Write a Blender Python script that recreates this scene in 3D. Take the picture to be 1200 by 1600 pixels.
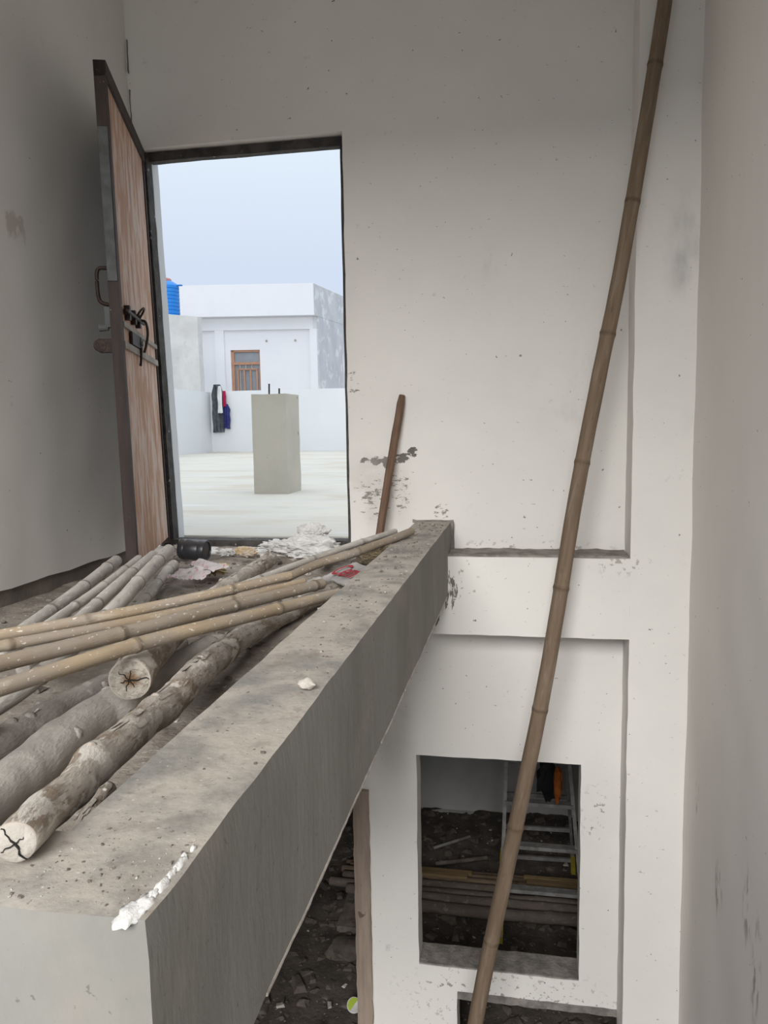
import bpy, bmesh, math, random
from mathutils import Vector, Matrix, noise
random.seed(7)
for o in list(bpy.data.objects): bpy.data.objects.remove(o)
S = bpy.context.scene
col = S.collection
PI = math.pi

# ------------------------------------------------------------------ camera
cam_d = bpy.data.cameras.new('camera'); cam = bpy.data.objects.new('camera', cam_d); col.objects.link(cam)
yaw, pitch, roll = math.radians(10.394582), math.radians(-6.296283), math.radians(-0.982498)
fw = Vector((-math.sin(yaw)*math.cos(pitch), math.cos(yaw)*math.cos(pitch), math.sin(pitch)))
rt = Vector((math.cos(yaw), math.sin(yaw), 0)); up = rt.cross(fw)
r2 = rt*math.cos(roll) + up*math.sin(roll); u2 = -rt*math.sin(roll) + up*math.cos(roll)
m = Matrix((r2, u2, -fw)).transposed().to_4x4(); m.translation = Vector((0, 0, .63))
cam.matrix_world = m
cam_d.sensor_fit = 'VERTICAL'; cam_d.sensor_height = 24; cam_d.lens = 24*1207/1600
cam_d.clip_start = .02; cam_d.clip_end = 400
S.camera = cam

# ------------------------------------------------------------------ sky (pale overcast, brighter overhead) and daylight
w = bpy.data.worlds.new('World'); S.world = w; w.use_nodes = True
nt = w.node_tree; nt.nodes.clear()
tc = nt.nodes.new('ShaderNodeTexCoord'); sp = nt.nodes.new('ShaderNodeSeparateXYZ'); rp = nt.nodes.new('ShaderNodeValToRGB')
bg = nt.nodes.new('ShaderNodeBackground'); ow = nt.nodes.new('ShaderNodeOutputWorld')
nt.links.new(tc.outputs['Generated'], sp.inputs[0]); nt.links.new(sp.outputs['Z'], rp.inputs[0])
e = rp.color_ramp.elements
e[0].position = 0; e[0].color = (.60, .69, .84, 1)
e[1].position = 1; e[1].color = (2.15, 2.25, 2.35, 1)
k = e.new(.20); k.color = (.665, .755, .91, 1)
k = e.new(.36); k.color = (.79, .89, .99, 1)
nt.links.new(rp.outputs[0], bg.inputs[0]); bg.inputs[1].default_value = 1.0
nt.links.new(bg.outputs[0], ow.inputs[0])

def area(name, loc, target, sx, sy, power, colr, portal=False):
    l = bpy.data.lights.new(name, 'AREA'); l.shape = 'RECTANGLE'; l.size = sx; l.size_y = sy
    l.energy = power; l.color = colr
    o = bpy.data.objects.new(name, l); col.objects.link(o); o.location = loc
    d = Vector(target) - Vector(loc)
    o.rotation_euler = d.to_track_quat('-Z', 'Y').to_euler()
    if portal: l.cycles.is_portal = True
    return o
# daylight area lamp, added beyond the open rear side to boost the skylight
area('added_daylight', (-.5, -11.0, 7.2), (-.1, 3.0, .3), 8.0, 5.4, 3050, (1.0, .985, .965))
area('door_daylight_portal', (-1.39, 4.10, 1.05), (-1.39, 0, 1.05), 1.0, 2.0, 1, (1, 1, 1), True)
area('rear_daylight_portal', (-.7, -1.25, .05), (-.7, 3, .05), 2.7, 5.2, 1, (1, 1, 1), True)

S.view_settings.view_transform = 'Standard'; S.view_settings.look = 'None'
S.view_settings.gamma = 1; S.view_settings.use_curve_mapping = False
S.view_settings.exposure = 0.0

# ------------------------------------------------------------------ helpers
def tag(o, label=None, cat=None, group=None, kind=None):
    if label: o['label'] = label
    if cat: o['category'] = cat
    if group: o['group'] = group
    if kind: o['kind'] = kind
    return o
def thing(name, loc, label, cat, group=None, kind=None):
    o = bpy.data.objects.new(name, None); col.objects.link(o); o.location = loc
    o.empty_display_size = .05
    return tag(o, label, cat, group, kind)
def spans(br, step):
    out = [br[0]]
    for a, b in zip(br, br[1:]):
        n = max(1, round((b-a)/step))
        out += [a + (b-a)*i/n for i in range(1, n+1)]
    return out
def base_of(o):
    v = Vector((0, 0, 0))
    while o: v += o.location; o = o.parent
    return v

class MB:
    def __init__(s): s.v = []; s.f = []; s.uv = []; s.mi = []; s.c = []
    def add(s, vs, fs, uvs=None, mi=0, cs=None):
        b = len(s.v); s.v += [Vector(p) for p in vs]
        s.c += cs if cs else [0]*len(vs)
        for i, f in enumerate(fs):
            s.f.append([b+j for j in f]); s.mi.append(mi if isinstance(mi, int) else mi[i])
            s.uv.append(uvs[i] if uvs else [(0, 0)]*len(f))
        return s
    def box(s, a, b, mi=0, M=None):
        x0, y0, z0 = a; x1, y1, z1 = b
        vs = [Vector(p) for p in ((x0,y0,z0),(x1,y0,z0),(x1,y1,z0),(x0,y1,z0),(x0,y0,z1),(x1,y0,z1),(x1,y1,z1),(x0,y1,z1))]
        if M: vs = [M @ p for p in vs]
        return s.add(vs, [(0,3,2,1),(4,5,6,7),(0,1,5,4),(1,2,6,5),(2,3,7,6),(3,0,4,7)], None, mi)
    def bar(s, p, q, w, h, upv=(0,0,1), mi=0):
        p, q = Vector(p), Vector(q); d = (q-p); L = d.length; d.normalize()
        x = d.cross(Vector(upv)); x.normalize(); z = x.cross(d)
        M = Matrix((x, d, z)).transposed().to_4x4(); M.translation = p
        return s.box((-w/2, 0, -h/2), (w/2, L, h/2), mi, M)
    def tube(s, path, radii, n=14, caps=(1, 1), uo=0, jit=0, jf=14, marks=None, hollow=False, recess=0):
        P = [Vector(p) for p in path]; N = len(P)
        t0 = (P[1]-P[0]).normalized(); ref = Vector((0,0,1)) if abs(t0.z) < .9 else Vector((1,0,0))
        vs = []; cs = []; dist = [0]
        for i in range(1, N): dist.append(dist[-1] + (P[i]-P[i-1]).length)
        rm = sum(radii)/N
        for i in range(N):
            t = (P[min(i+1, N-1)] - P[max(i-1, 0)]).normalized()
            x = t.cross(ref).normalized(); z = x.cross(t)
            for j in range(n):
                a = 2*PI*j/n - PI/2
                dv = x*math.cos(a) + z*math.sin(a)
                r = radii[i]
                if jit: r *= 1 + jit*noise.noise((P[i] + dv*rm*1.0)*jf + Vector((uo, 0, 0)))
                vs.append(P[i] + dv*r); cs.append(marks[i] if marks else 0)
        fs = []; uv = []; mi = []
        for i in range(N-1):
            for j in range(n):
                j2 = (j+1) % n
                fs.append((i*n+j, i*n+j2, (i+1)*n+j2, (i+1)*n+j)); mi.append(0)
                u0, u1 = j/n*2*PI*rm + uo, (j+1)/n*2*PI*rm + uo
                uv.append([(u0, dist[i]+uo), (u1, dist[i]+uo), (u1, dist[i+1]+uo), (u0, dist[i+1]+uo)])
        for e_, i in ((0, 0), (1, N-1)):
            if not caps[e_]: continue
            ring = [i*n+j for j in range(n)]
            t = (P[min(i+1, N-1)] - P[max(i-1, 0)]).normalized()
            inward = t if e_ == 0 else -t
            if hollow:
                b = len(vs)
                for j in range(n): vs.append(P[i] + (vs[ring[j]]-P[i])*.62); cs.append(0)
                for j in range(n): vs.append(P[i] + (vs[ring[j]]-P[i])*.60 + inward*rm*3); cs.append(0)
                for j in range(n):
                    j2 = (j+1) % n
                    fs.append((ring[j], ring[j2], b+j2, b+j)); fs.append((b+j, b+j2, b+n+j2, b+n+j)); mi += [1, 2]
                    uv += [[(0,0)]*4]*2
                fs.append([b+n+j for j in range(n)]); mi.append(2); uv.append([(0,0)]*n)
            else:
                # end grain: three rings with cracks pressed in
                b = len(vs); prev = ring
                for q, sc in ((0, .93), (1, .6), (2, .25)):
                    cur = []
                    for j in range(n):
                        a = noise.noise(Vector((j*1.9, sc*7, uo)))
                        off = -inward*rm*(.06 if q == 0 else .10) + inward*rm*(.14*max(0, a) if sc < .9 else 0)
                        vs.append(P[i] + (vs[ring[j]]-P[i])*sc + off); cs.append(0); cur.append(len(vs)-1)
                    for j in range(n):
                        j2 = (j+1) % n; fs.append((prev[j], prev[j2], cur[j2], cur[j])); mi.append(1 if q else 0); 
                        uv.append([(0,0)]*4)
                    prev = cur
                fs.append(prev); mi.append(1); uv.append([(0,0)]*n)
        return s.add(vs, fs, uv, mi, cs)
    def lathe(s, prof, n=24, M=None, mi=0):
        vs = []; fs = []
        for r, z in prof:
            for j in range(n): vs.append(Vector((r*math.cos(2*PI*j/n), r*math.sin(2*PI*j/n), z)))
        for i in range(len(prof)-1):
            for j in range(n):
                j2 = (j+1) % n; fs.append((i*n+j, i*n+j2, (i+1)*n+j2, (i+1)*n+j))
        fs.append(list(range(n))); fs.append([(len(prof)-1)*n+j for j in range(n)])
        if M: vs = [M @ p for p in vs]
        return s.add(vs, fs, None, mi)
    def solid(s, us, vs_, fill, ws, order='xzy', mi=0):
        """cells of a grid (us x vs_) extruded through ws; order names the axes of u, v, w"""
        idx = {}; vs = []; fs = []
        def V(i, j, k):
            if (i, j, k) not in idx:
                d = {order[0]: us[i], order[1]: vs_[j], order[2]: ws[k]}
                idx[(i, j, k)] = len(vs); vs.append(Vector((d['x'], d['y'], d['z'])))
            return idx[(i, j, k)]
        nu, nv, nw = len(us)-1, len(vs_)-1, len(ws)-1
        F = [[fill((us[i]+us[i+1])/2, (vs_[j]+vs_[j+1])/2) for j in range(nv)] for i in range(nu)]
        g = lambda i, j: 0 <= i < nu and 0 <= j < nv and F[i][j]
        for i in range(nu):
            for j in range(nv):
                if not F[i][j]: continue
                for k_ in (0, nw): fs.append((V(i,j,k_), V(i+1,j,k_), V(i+1,j+1,k_), V(i,j+1,k_)))
                for k_ in range(nw):
                    if not g(i-1, j): fs.append((V(i,j,k_), V(i,j+1,k_), V(i,j+1,k_+1), V(i,j,k_+1)))
                    if not g(i+1, j): fs.append((V(i+1,j,k_), V(i+1,j+1,k_), V(i+1,j+1,k_+1), V(i+1,j,k_+1)))
                    if not g(i, j-1): fs.append((V(i,j,k_), V(i+1,j,k_), V(i+1,j,k_+1), V(i,j,k_+1)))
                    if not g(i, j+1): fs.append((V(i,j+1,k_), V(i+1,j+1,k_), V(i+1,j+1,k_+1), V(i,j+1,k_+1)))
        return s.add(vs, fs, None, mi)
    def jitter(s, amp, freq, start=0):
        for i in range(start, len(s.v)):
            p = s.v[i]
            s.v[i] = p + amp*noise.noise_vector(p*freq) + .45*amp*noise.noise_vector(p*freq*3.1)
        return s
    def build(s, name, mats, parent=None, smooth=False, kind=None, origin=None):
        o_ = base_of(parent) if parent else Vector(origin or (0, 0, 0))
        me = bpy.data.meshes.new(name)
        me.from_pydata([p - o_ for p in s.v], [], s.f)
        ul = me.uv_layers.new(name='UVMap')
        flat = [c for u in s.uv for q in u for c in q]
        ul.data.foreach_set('uv', flat)
        me.polygons.foreach_set('material_index', s.mi)
        if any(s.c):
            at = me.attributes.new('mark', 'FLOAT', 'POINT'); at.data.foreach_set('value', [float(x) for x in s.c])
        bm = bmesh.new(); bm.from_mesh(me); bmesh.ops.recalc_face_normals(bm, faces=bm.faces); bm.to_mesh(me); bm.free()
        if smooth: me.polygons.foreach_set('use_smooth', [True]*len(me.polygons))
        for mm in (mats if isinstance(mats, (list, tuple)) else [mats]): me.materials.append(mm)
        o = bpy.data.objects.new(name, me); col.objects.link(o)
        if parent: o.parent = parent
        else: o.location = o_
        if kind: o['kind'] = kind
        return o
def auto(o, ang=40):
    me = o.data; lim = math.cos(math.radians(ang))
    bm = bmesh.new(); bm.from_mesh(me)
    for f in bm.faces: f.smooth = True
    for e_ in bm.edges:
        e_.smooth = len(e_.link_faces) == 2 and e_.link_faces[0].normal.dot(e_.link_faces[1].normal) > lim
    bm.to_mesh(me); bm.free(); return o
def bevel(o, w_, seg=2):
    md = o.modifiers.new('bevel', 'BEVEL'); md.width = w_; md.segments = seg; md.limit_method = 'ANGLE'; md.angle_limit = .9
    return o

# ------------------------------------------------------------------ materials
def mat(name, c1, c2=None, s=4, rough=.9, bump=.15, bs=60, coord='Object', stretch=(1,1,1), layers=(), metal=0, mark=None, top=None, spec=.3, det=6, toplayers=()):
    M = bpy.data.materials.new(name); M.use_nodes = True; t = M.node_tree; N = t.nodes; L = t.links
    b = N['Principled BSDF']; b.inputs['Roughness'].default_value = rough; b.inputs['Metallic'].default_value = metal
    b.inputs['Specular IOR Level'].default_value = spec
    tcn = N.new('ShaderNodeTexCoord'); src = tcn.outputs[coord]
    def mp(scale):
        q = N.new('ShaderNodeMapping'); q.inputs['Scale'].default_value = scale; L.new(src, q.inputs[0]); return q.outputs[0]
    def nz(scale, st, detail=det, ro=.6):
        q = N.new('ShaderNodeTexNoise'); q.inputs['Scale'].default_value = scale; q.inputs['Detail'].default_value = detail
        q.inputs['Roughness'].default_value = ro
        L.new(mp(st), q.inputs['Vector']); return q.outputs['Fac']
    def ramp(f, lo, hi):
        q = N.new('ShaderNodeMapRange'); q.interpolation_type = 'SMOOTHSTEP'; q.inputs[1].default_value = lo; q.inputs[2].default_value = hi
        L.new(f, q.inputs[0]); return q.outputs[0]
    def mul(a, c):
        q = N.new('ShaderNodeMath'); q.operation = 'MULTIPLY'; L.new(a, q.inputs[0])
        if isinstance(c, float): q.inputs[1].default_value = c
        else: L.new(c, q.inputs[1])
        return q.outputs[0]
    def mix(f, a, c):
        q = N.new('ShaderNodeMix'); q.data_type = 'RGBA'; L.new(f, q.inputs[0])
        for sk, v_ in ((q.inputs[6], a), (q.inputs[7], c)):
            if isinstance(v_, tuple): sk.default_value = (*v_, 1)
            else: L.new(v_, sk)
        return q.outputs[2]
    out = mix(ramp(nz(s, stretch), .35, .65), c1, c2 or tuple(x*.85 for x in c1))
    for ly in layers:
        nf = nz(ly.get('s', 10), ly.get('st', (1,1,1)), ly.get('d', 5), ly.get('ro', .6)); f = ramp(nf, ly.get('lo', .55), ly.get('hi', .7))
        if 'at' in ly:
            g = None
            for at in (ly['at'] if isinstance(ly['at'], list) else [ly['at']]):
                sub = N.new('ShaderNodeVectorMath'); sub.operation = 'SUBTRACT'; L.new(src, sub.inputs[0]); sub.inputs[1].default_value = at[0]
                sc = N.new('ShaderNodeVectorMath'); sc.operation = 'DIVIDE'; L.new(sub.outputs[0], sc.inputs[0]); sc.inputs[1].default_value = at[1]
                ln = N.new('ShaderNodeVectorMath'); ln.operation = 'LENGTH'; L.new(sc.outputs[0], ln.inputs[0])
                r_ = ramp(ln.outputs['Value'], 1.0, .25)
                if g is None: g = r_
                else:
                    mx = N.new('ShaderNodeMath'); mx.operation = 'MAXIMUM'; L.new(g, mx.inputs[0]); L.new(r_, mx.inputs[1]); g = mx.outputs[0]
            if ly.get('crisp'):
                ad = N.new('ShaderNodeMath'); ad.operation = 'MULTIPLY_ADD'; L.new(g, ad.inputs[0]); ad.inputs[1].default_value = ly['crisp']; L.new(nf, ad.inputs[2])
                sb = N.new('ShaderNodeMath'); sb.operation = 'SUBTRACT'; L.new(ad.outputs[0], sb.inputs[0]); sb.inputs[1].default_value = ly['crisp']
                f = ramp(sb.outputs[0], ly['lo'], ly['hi'])
            else: f = mul(f, g)
        if 'a' in ly: f = mul(f, float(ly['a']))
        out = mix(f, out, ly['c'])
    if mark:
        at = N.new('ShaderNodeAttribute'); at.attribute_name = 'mark'
        out = mix(mul(at.outputs['Fac'], mul(ramp(nz(30, (1,1,1)), .2, .6), .9)), out, mark)
    if top:   # settled dust lying on upward faces
        ge = N.new('ShaderNodeNewGeometry'); sx = N.new('ShaderNodeSeparateXYZ'); L.new(ge.outputs['Normal'], sx.inputs[0])
        out = mix(mul(ramp(sx.outputs['Z'], top.get('z0', .5), .95), mul(ramp(nz(top.get('s', 6), (1,1,1)), top.get('lo', .2), top.get('hi', .6)), top.get('a', .8))), out, top['c'])
        for ly in toplayers:
            out = mix(mul(mul(ramp(sx.outputs['Z'], .5, .9), ramp(nz(ly['s'], (1,1,1), ly.get('d', 5)), ly['lo'], ly['hi'])), float(ly['a'])), out, ly['c'])
    L.new(out, b.inputs['Base Color'])
    if bump:
        bp = N.new('ShaderNodeBump'); bp.inputs['Strength'].default_value = bump; bp.inputs['Distance'].default_value = .01
        L.new(nz(bs, stretch, 8), bp.inputs['Height']); L.new(bp.outputs[0], b.inputs['Normal'])
    return M

MOULD = [((-.80, 3.86, .462), (.06, .3, .03)), ((-.745, 3.86, .460), (.075, .3, .045)), ((-.68, 3.86, .455), (.09, .3, .06)), ((-.61, 3.86, .472), (.08, .3, .05)), ((-.555, 3.86, .498), (.07, .3, .05))]
PL = dict(rough=.92, bump=.06, bs=22)
SPECK = dict(c=(.22, .20, .18), s=38, lo=.715, hi=.75, d=3)
plaster = mat('white_plaster_back', (.80, .775, .73), (.76, .735, .695), s=1.6, layers=[
    dict(c=(.50, .49, .47), s=5, st=(1, 1, .55), lo=.5, hi=.8, at=[((.21, 3.86, .82), (.22, .5, .35)), ((.69, 3.65, 1.40), (.14, .5, .35)), ((-.23, 3.86, 1.42), (.2, .5, .12)), ((.66, 3.65, .75), (.14, .5, .25))]),
    dict(c=(.48, .45, .40), s=2.5, lo=.2, hi=.6, a=.75, at=[((-.68, 3.86, -.90), (.16, .5, .55))]),  # tan tint below the beam, its soft shadow put into the colour
    dict(c=(.11, .10, .085), s=30, st=(.8, 1, 1.3), lo=.40, hi=.44, d=9, ro=.7, a=.95, crisp=.45, at=MOULD),
    dict(c=(.52, .49, .45), s=4, lo=.35, hi=.6, a=.55, at=[((-.74, 3.86, .30), (.24, .3, .30))]),
    dict(c=(.19, .165, .14), s=38, st=(.7, 1, 1.5), lo=.535, hi=.58, d=9, ro=.72, a=.85, crisp=.12, at=[((-.76, 3.86, .28), (.15, .3, .2)), ((-.62, 3.86, .3), (.12, .3, .2)), ((-.42, 3.86, .20), (.07, .3, .09)), ((-.85, 3.86, .85), (.05, .3, .1))]),
    dict(c=(.30, .27, .24), s=40, lo=.60, hi=.66, d=3, a=.9, at=[((.0, 3.86, -2.45), (.9, .5, .28)), ((-.35, 3.86, -2.4), (.35, .5, .2)), ((.36, 3.86, -1.35), (.10, .5, .2))]),
    dict(c=(.15, .13, .11), s=26, st=(2.0, 1, .42), lo=.45, hi=.49, d=8, ro=.65, a=.95, crisp=.3, at=[((-.355, 3.65, -.17), (.10, .3, .17)), ((-.42, 3.65, -.27), (.035, .3, .13))]),
    dict(c=(.30, .27, .235), s=48, st=(1, 1, .8), lo=.62, hi=.67, d=4, a=.8, at=[((-.27, 3.65, -.1), (.14, .3, .14))]),
    dict(c=(.36, .33, .29), s=30, lo=.57, hi=.64, d=4, a=.8, at=[((0, 3.86, .02), (.6, .3, .05)), ((.44, 3.7, -.02), (.2, .3, .07))]),
    dict(c=(.42, .41, .395), s=9, st=(1, 1, 1), lo=.68, hi=.8, a=.7), SPECK], **PL)
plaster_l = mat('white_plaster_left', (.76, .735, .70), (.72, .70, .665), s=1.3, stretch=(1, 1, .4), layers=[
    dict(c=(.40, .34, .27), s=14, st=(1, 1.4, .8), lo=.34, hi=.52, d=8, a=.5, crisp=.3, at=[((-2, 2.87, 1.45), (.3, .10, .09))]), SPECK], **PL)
plaster_r = mat('white_plaster_right', (.86, .82, .775), (.83, .785, .745), s=1.5, stretch=(1, 1, .35), layers=[
    dict(c=(.33, .29, .25), s=11, st=(1, 3, .8), lo=.5, hi=.6, a=.8, at=[((.74, 3.0, -1.18), (.3, .08, .15)), ((.74, 2.62, -1.0), (.3, .07, .18)), ((.74, 2.5, -1.15), (.3, .07, .25)), ((.74, 3.4, -1.0), (.3, .05, .1))]), SPECK], **PL)
bare_base = mat('bare_cement_base', (.24, .21, .18), (.17, .15, .13), s=6, bump=.4, bs=50)
concrete = mat('cast_concrete', (.255, .248, .228), (.205, .20, .18), s=3.5, stretch=(1, 1, .35), bump=.3, bs=45, layers=[
    dict(c=(.31, .275, .235), s=1.6, lo=.5, hi=.65, a=.7),
    dict(c=(.30, .285, .26), s=5, st=(1, 1, .4), lo=.55, hi=.75, a=.6), dict(c=(.14, .13, .115), s=60, lo=.66, hi=.72, d=3, a=.8)],
    top=dict(c=(.44, .395, .345), s=9, lo=.30, hi=.62, a=.95), toplayers=[dict(c=(.25, .215, .18), s=14, lo=.55, hi=.68, a=.6), dict(c=(.20, .175, .15), s=38, lo=.58, hi=.72, d=8, a=.6), dict(c=(.16, .135, .115), s=130, lo=.635, hi=.69, d=4, a=.65), dict(c=(.60, .56, .51), s=110, lo=.665, hi=.71, d=4, a=.7)])
cement_rough = mat('rough_cement', (.30, .275, .25), (.17, .155, .14), s=14, bump=.6, bs=60)
dirt = mat('dusty_floor', (.37, .33, .285), (.24, .205, .175), s=7, bump=.7, bs=55, layers=[
    dict(c=(.50, .47, .43), s=45, lo=.62, hi=.68, d=3, a=.9), dict(c=(.09, .075, .06), s=12, lo=.56, hi=.72, a=.7)])
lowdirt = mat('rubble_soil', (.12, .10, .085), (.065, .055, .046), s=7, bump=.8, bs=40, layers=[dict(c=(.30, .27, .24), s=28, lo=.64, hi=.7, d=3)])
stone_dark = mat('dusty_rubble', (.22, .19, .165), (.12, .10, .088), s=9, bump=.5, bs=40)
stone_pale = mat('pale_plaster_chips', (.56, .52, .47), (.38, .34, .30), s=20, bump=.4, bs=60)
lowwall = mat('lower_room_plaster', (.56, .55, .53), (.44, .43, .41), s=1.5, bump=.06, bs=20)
BARK = dict(coord='UV', bump=.5, bs=70)
bamboo_tan = mat('tan_bamboo', (.43, .335, .225), (.33, .255, .175), s=8, stretch=(3, .5, 1), mark=(.13, .10, .07), layers=[
    dict(c=(.34, .29, .24), s=7, st=(1, .6, 1), lo=.42, hi=.62, a=.85), dict(c=(.50, .44, .36), s=16, st=(2, .5, 1), lo=.55, hi=.68, a=.6), dict(c=(.22, .17, .12), s=30, st=(4, .4, 1), lo=.62, hi=.70, a=.6), dict(c=(.72, .67, .58), s=75, st=(1.4, .7, 1), lo=.63, hi=.67, d=3, a=.9), dict(c=(.72, .67, .58), s=30, st=(1.4, .8, 1), lo=.67, hi=.70, d=3, a=.9)], rough=.7, coord='UV', bump=.2, bs=90)
bamboo_brown = mat('dusty_brown_bamboo', (.345, .28, .21), (.27, .215, .16), s=8, stretch=(3, .5, 1), mark=(.11, .085, .06), layers=[
    dict(c=(.34, .30, .26), s=6, st=(1, .6, 1), lo=.42, hi=.62, a=.85), dict(c=(.20, .155, .115), s=30, st=(4, .4, 1), lo=.60, hi=.70, a=.6), dict(c=(.64, .59, .51), s=70, st=(1.3, .7, 1), lo=.625, hi=.67, d=3, a=.9)], rough=.75, coord='UV', bump=.2, bs=90)
bamboo_grey = mat('grey_weathered_bamboo', (.54, .505, .46), (.43, .40, .36), s=8, stretch=(3, .5, 1), mark=(.15, .13, .11), layers=[
    dict(c=(.62, .585, .54), s=40, st=(1.5, .5, 1), lo=.54, hi=.64, d=5, a=.9), dict(c=(.20, .18, .16), s=14, st=(2, .6, 1), lo=.58, hi=.7, a=.6)], coord='UV', bump=.3, bs=90)
bamboo_old = mat('old_leaning_bamboo', (.215, .155, .105), (.165, .118, .08), s=9, stretch=(5, .4, 1), mark=(.09, .065, .045), layers=[
    dict(c=(.27, .215, .165), s=10, st=(4, .5, 1), lo=.5, hi=.7, a=.7), dict(c=(.10, .075, .055), s=16, st=(3, .8, 1), lo=.62, hi=.72, a=.7)], coord='UV', bump=.35, bs=80)
log_pale = mat('peeling_log_bark', (.50, .445, .385), (.37, .325, .28), s=7, stretch=(2, .7, 1), layers=[
    dict(c=(.24, .18, .13), s=9, st=(2, .5, 1), lo=.48, hi=.60, d=8, a=.85), dict(c=(.20, .165, .135), s=45, st=(3, .35, 1), lo=.55, hi=.66, d=5, a=.7), dict(c=(.62, .57, .51), s=11, st=(1.6, .7, 1), lo=.53, hi=.585, d=8, a=.95), dict(c=(.62, .57, .51), s=55, st=(1.5, .5, 1), lo=.62, hi=.66, d=4, a=.8),
    dict(c=(.07, .06, .05), s=7, st=(5, .35, 1), lo=.70, hi=.74, a=.9)], **BARK)
log_grey = mat('grey_log_bark', (.49, .455, .415), (.39, .36, .325), s=7, stretch=(2, .7, 1), layers=[
    dict(c=(.50, .47, .43), s=40, st=(1.2, .7, 1), lo=.6, hi=.66, d=4, a=.7), dict(c=(.06, .05, .045), s=6, st=(6, .3, 1), lo=.69, hi=.73, a=.9)], **BARK)
log_dark = mat('dark_log_bark', (.28, .25, .225), (.19, .168, .152), s=7, stretch=(2, .7, 1), layers=[
    dict(c=(.38, .35, .32), s=20, lo=.58, hi=.66, d=5, a=.7), dict(c=(.05, .042, .038), s=6, st=(6, .3, 1), lo=.66, hi=.72, a=.9)], **BARK)
cut_pale = mat('pale_end_grain', (.47, .43, .385), (.36, .325, .285), s=30, bump=.5, bs=70, layers=[dict(c=(.28, .22, .17), s=26, lo=.6, hi=.7, a=.7)])
cut_tan = mat('weathered_end_grain', (.44, .385, .32), (.31, .255, .20), s=45, bump=.6, bs=90, layers=[dict(c=(.20, .12, .06), s=30, lo=.5, hi=.65, a=.6, at=((0, 0, 0), (.03, .03, .03)))])
cut_heart = mat('end_grain_with_brown_heart', (.46, .42, .36), (.36, .315, .26), s=60, bump=.9, bs=110, layers=[dict(c=(.24, .21, .18), s=70, lo=.55, hi=.65, a=.7), dict(c=(.17, .085, .03), s=20, lo=.2, hi=.5, a=.9, at=((.004, 0, 0), (.026, .05, .026)))])
black = mat('dark_hollow', (.02, .018, .016), bump=0)
wood_panel = mat('faded_orange_wood', (.50, .285, .18), (.40, .22, .14), s=5, stretch=(5, 5, .5), rough=.7, bump=.2, bs=40, layers=[
    dict(c=(.60, .49, .42), s=6, st=(3, 3, .7), lo=.44, hi=.60, d=8, a=.85), dict(c=(.52, .47, .43), s=5, st=(2, 2, .6), lo=.42, hi=.6, d=7, a=.8, at=[((-1.8, 3.5, 1.55), (.4, .6, .75)), ((-1.88, 3.8, .6), (.25, .3, .8))]), dict(c=(.26, .17, .12), s=26, st=(3, 3, .4), lo=.62, hi=.70, a=.7)])
wood_dark = mat('dark_brown_wood', (.055, .038, .033), (.035, .026, .024), s=8, stretch=(4, 4, .5), rough=.7, bump=.2, bs=40, layers=[dict(c=(.25, .22, .20), s=40, lo=.68, hi=.73, d=3)])
wood_grey = mat('plaster_smeared_batten', (.37, .335, .30), (.27, .24, .215), s=12, bump=.3, bs=50)
grey_paint = mat('grey_worn_primer', (.12, .125, .125), (.085, .085, .085), s=15, bump=.2)
iron = mat('rusty_dark_iron', (.03, .024, .022), (.055, .034, .027), s=30, rough=.55, metal=.5, bump=.3, bs=120)
frame_dark = mat('dark_door_frame', (.085, .077, .072), (.045, .042, .04), s=14, rough=.8, bump=.4, layers=[dict(c=(.35, .33, .30), s=26, lo=.66, hi=.72, d=3)])
timber = mat('bare_timber_jamb', (.36, .285, .23), (.26, .205, .165), s=6, stretch=(5, 5, .4), bump=.3, bs=50, layers=[dict(c=(.14, .105, .08), s=14, lo=.66, hi=.72, d=3)])
stick_m = mat('brown_timber_stick', (.20, .125, .085), (.13, .08, .055), s=8, coord='UV', stretch=(5, .5, 1), bump=.3, bs=60)
can_m = mat('dark_plastic', (.022, .023, .028), (.03, .03, .035), s=20, rough=.38, bump=.05, spec=.5, top=dict(c=(.10, .095, .09), a=.6))
poly_white = mat('dusty_white_polythene', (.68, .67, .65), (.56, .545, .525), s=14, rough=.55, bump=.3, bs=60, layers=[dict(c=(.33, .30, .27), s=20, lo=.58, hi=.72, a=.7)])
poly_pink = mat('white_and_pink_wrapper', (.66, .62, .61), (.56, .52, .52), s=14, rough=.5, bump=.2, layers=[dict(c=(.55, .20, .28), s=22, st=(3, 1, 1), lo=.58, hi=.62, a=.9), dict(c=(.30, .26, .24), s=18, lo=.62, hi=.72)])
gold = mat('gold_foil_wrapper', (.50, .40, .22), (.30, .23, .12), s=24, rough=.4, metal=.3, bump=.4)
tan_paper = mat('tan_packet', (.52, .37, .20), (.56, .50, .44), s=10, rough=.6, bump=.2)
sack = mat('woven_cement_sack', (.52, .50, .475), (.40, .38, .36), s=10, rough=.7, bump=.25, bs=120, layers=[dict(c=(.25, .22, .20), s=9, lo=.58, hi=.75, a=.7)])
red_ink = mat('red_print', (.42, .035, .05), bump=0)
straw_m = mat('dry_straw', (.17, .13, .08), (.08, .06, .04), s=30, bump=0)
bark_flake = mat('curled_bark', (.54, .495, .44), (.36, .31, .26), s=20, bump=.3)
paintw = mat('dried_white_paint', (.78, .77, .74), bump=.4, bs=60)
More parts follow.
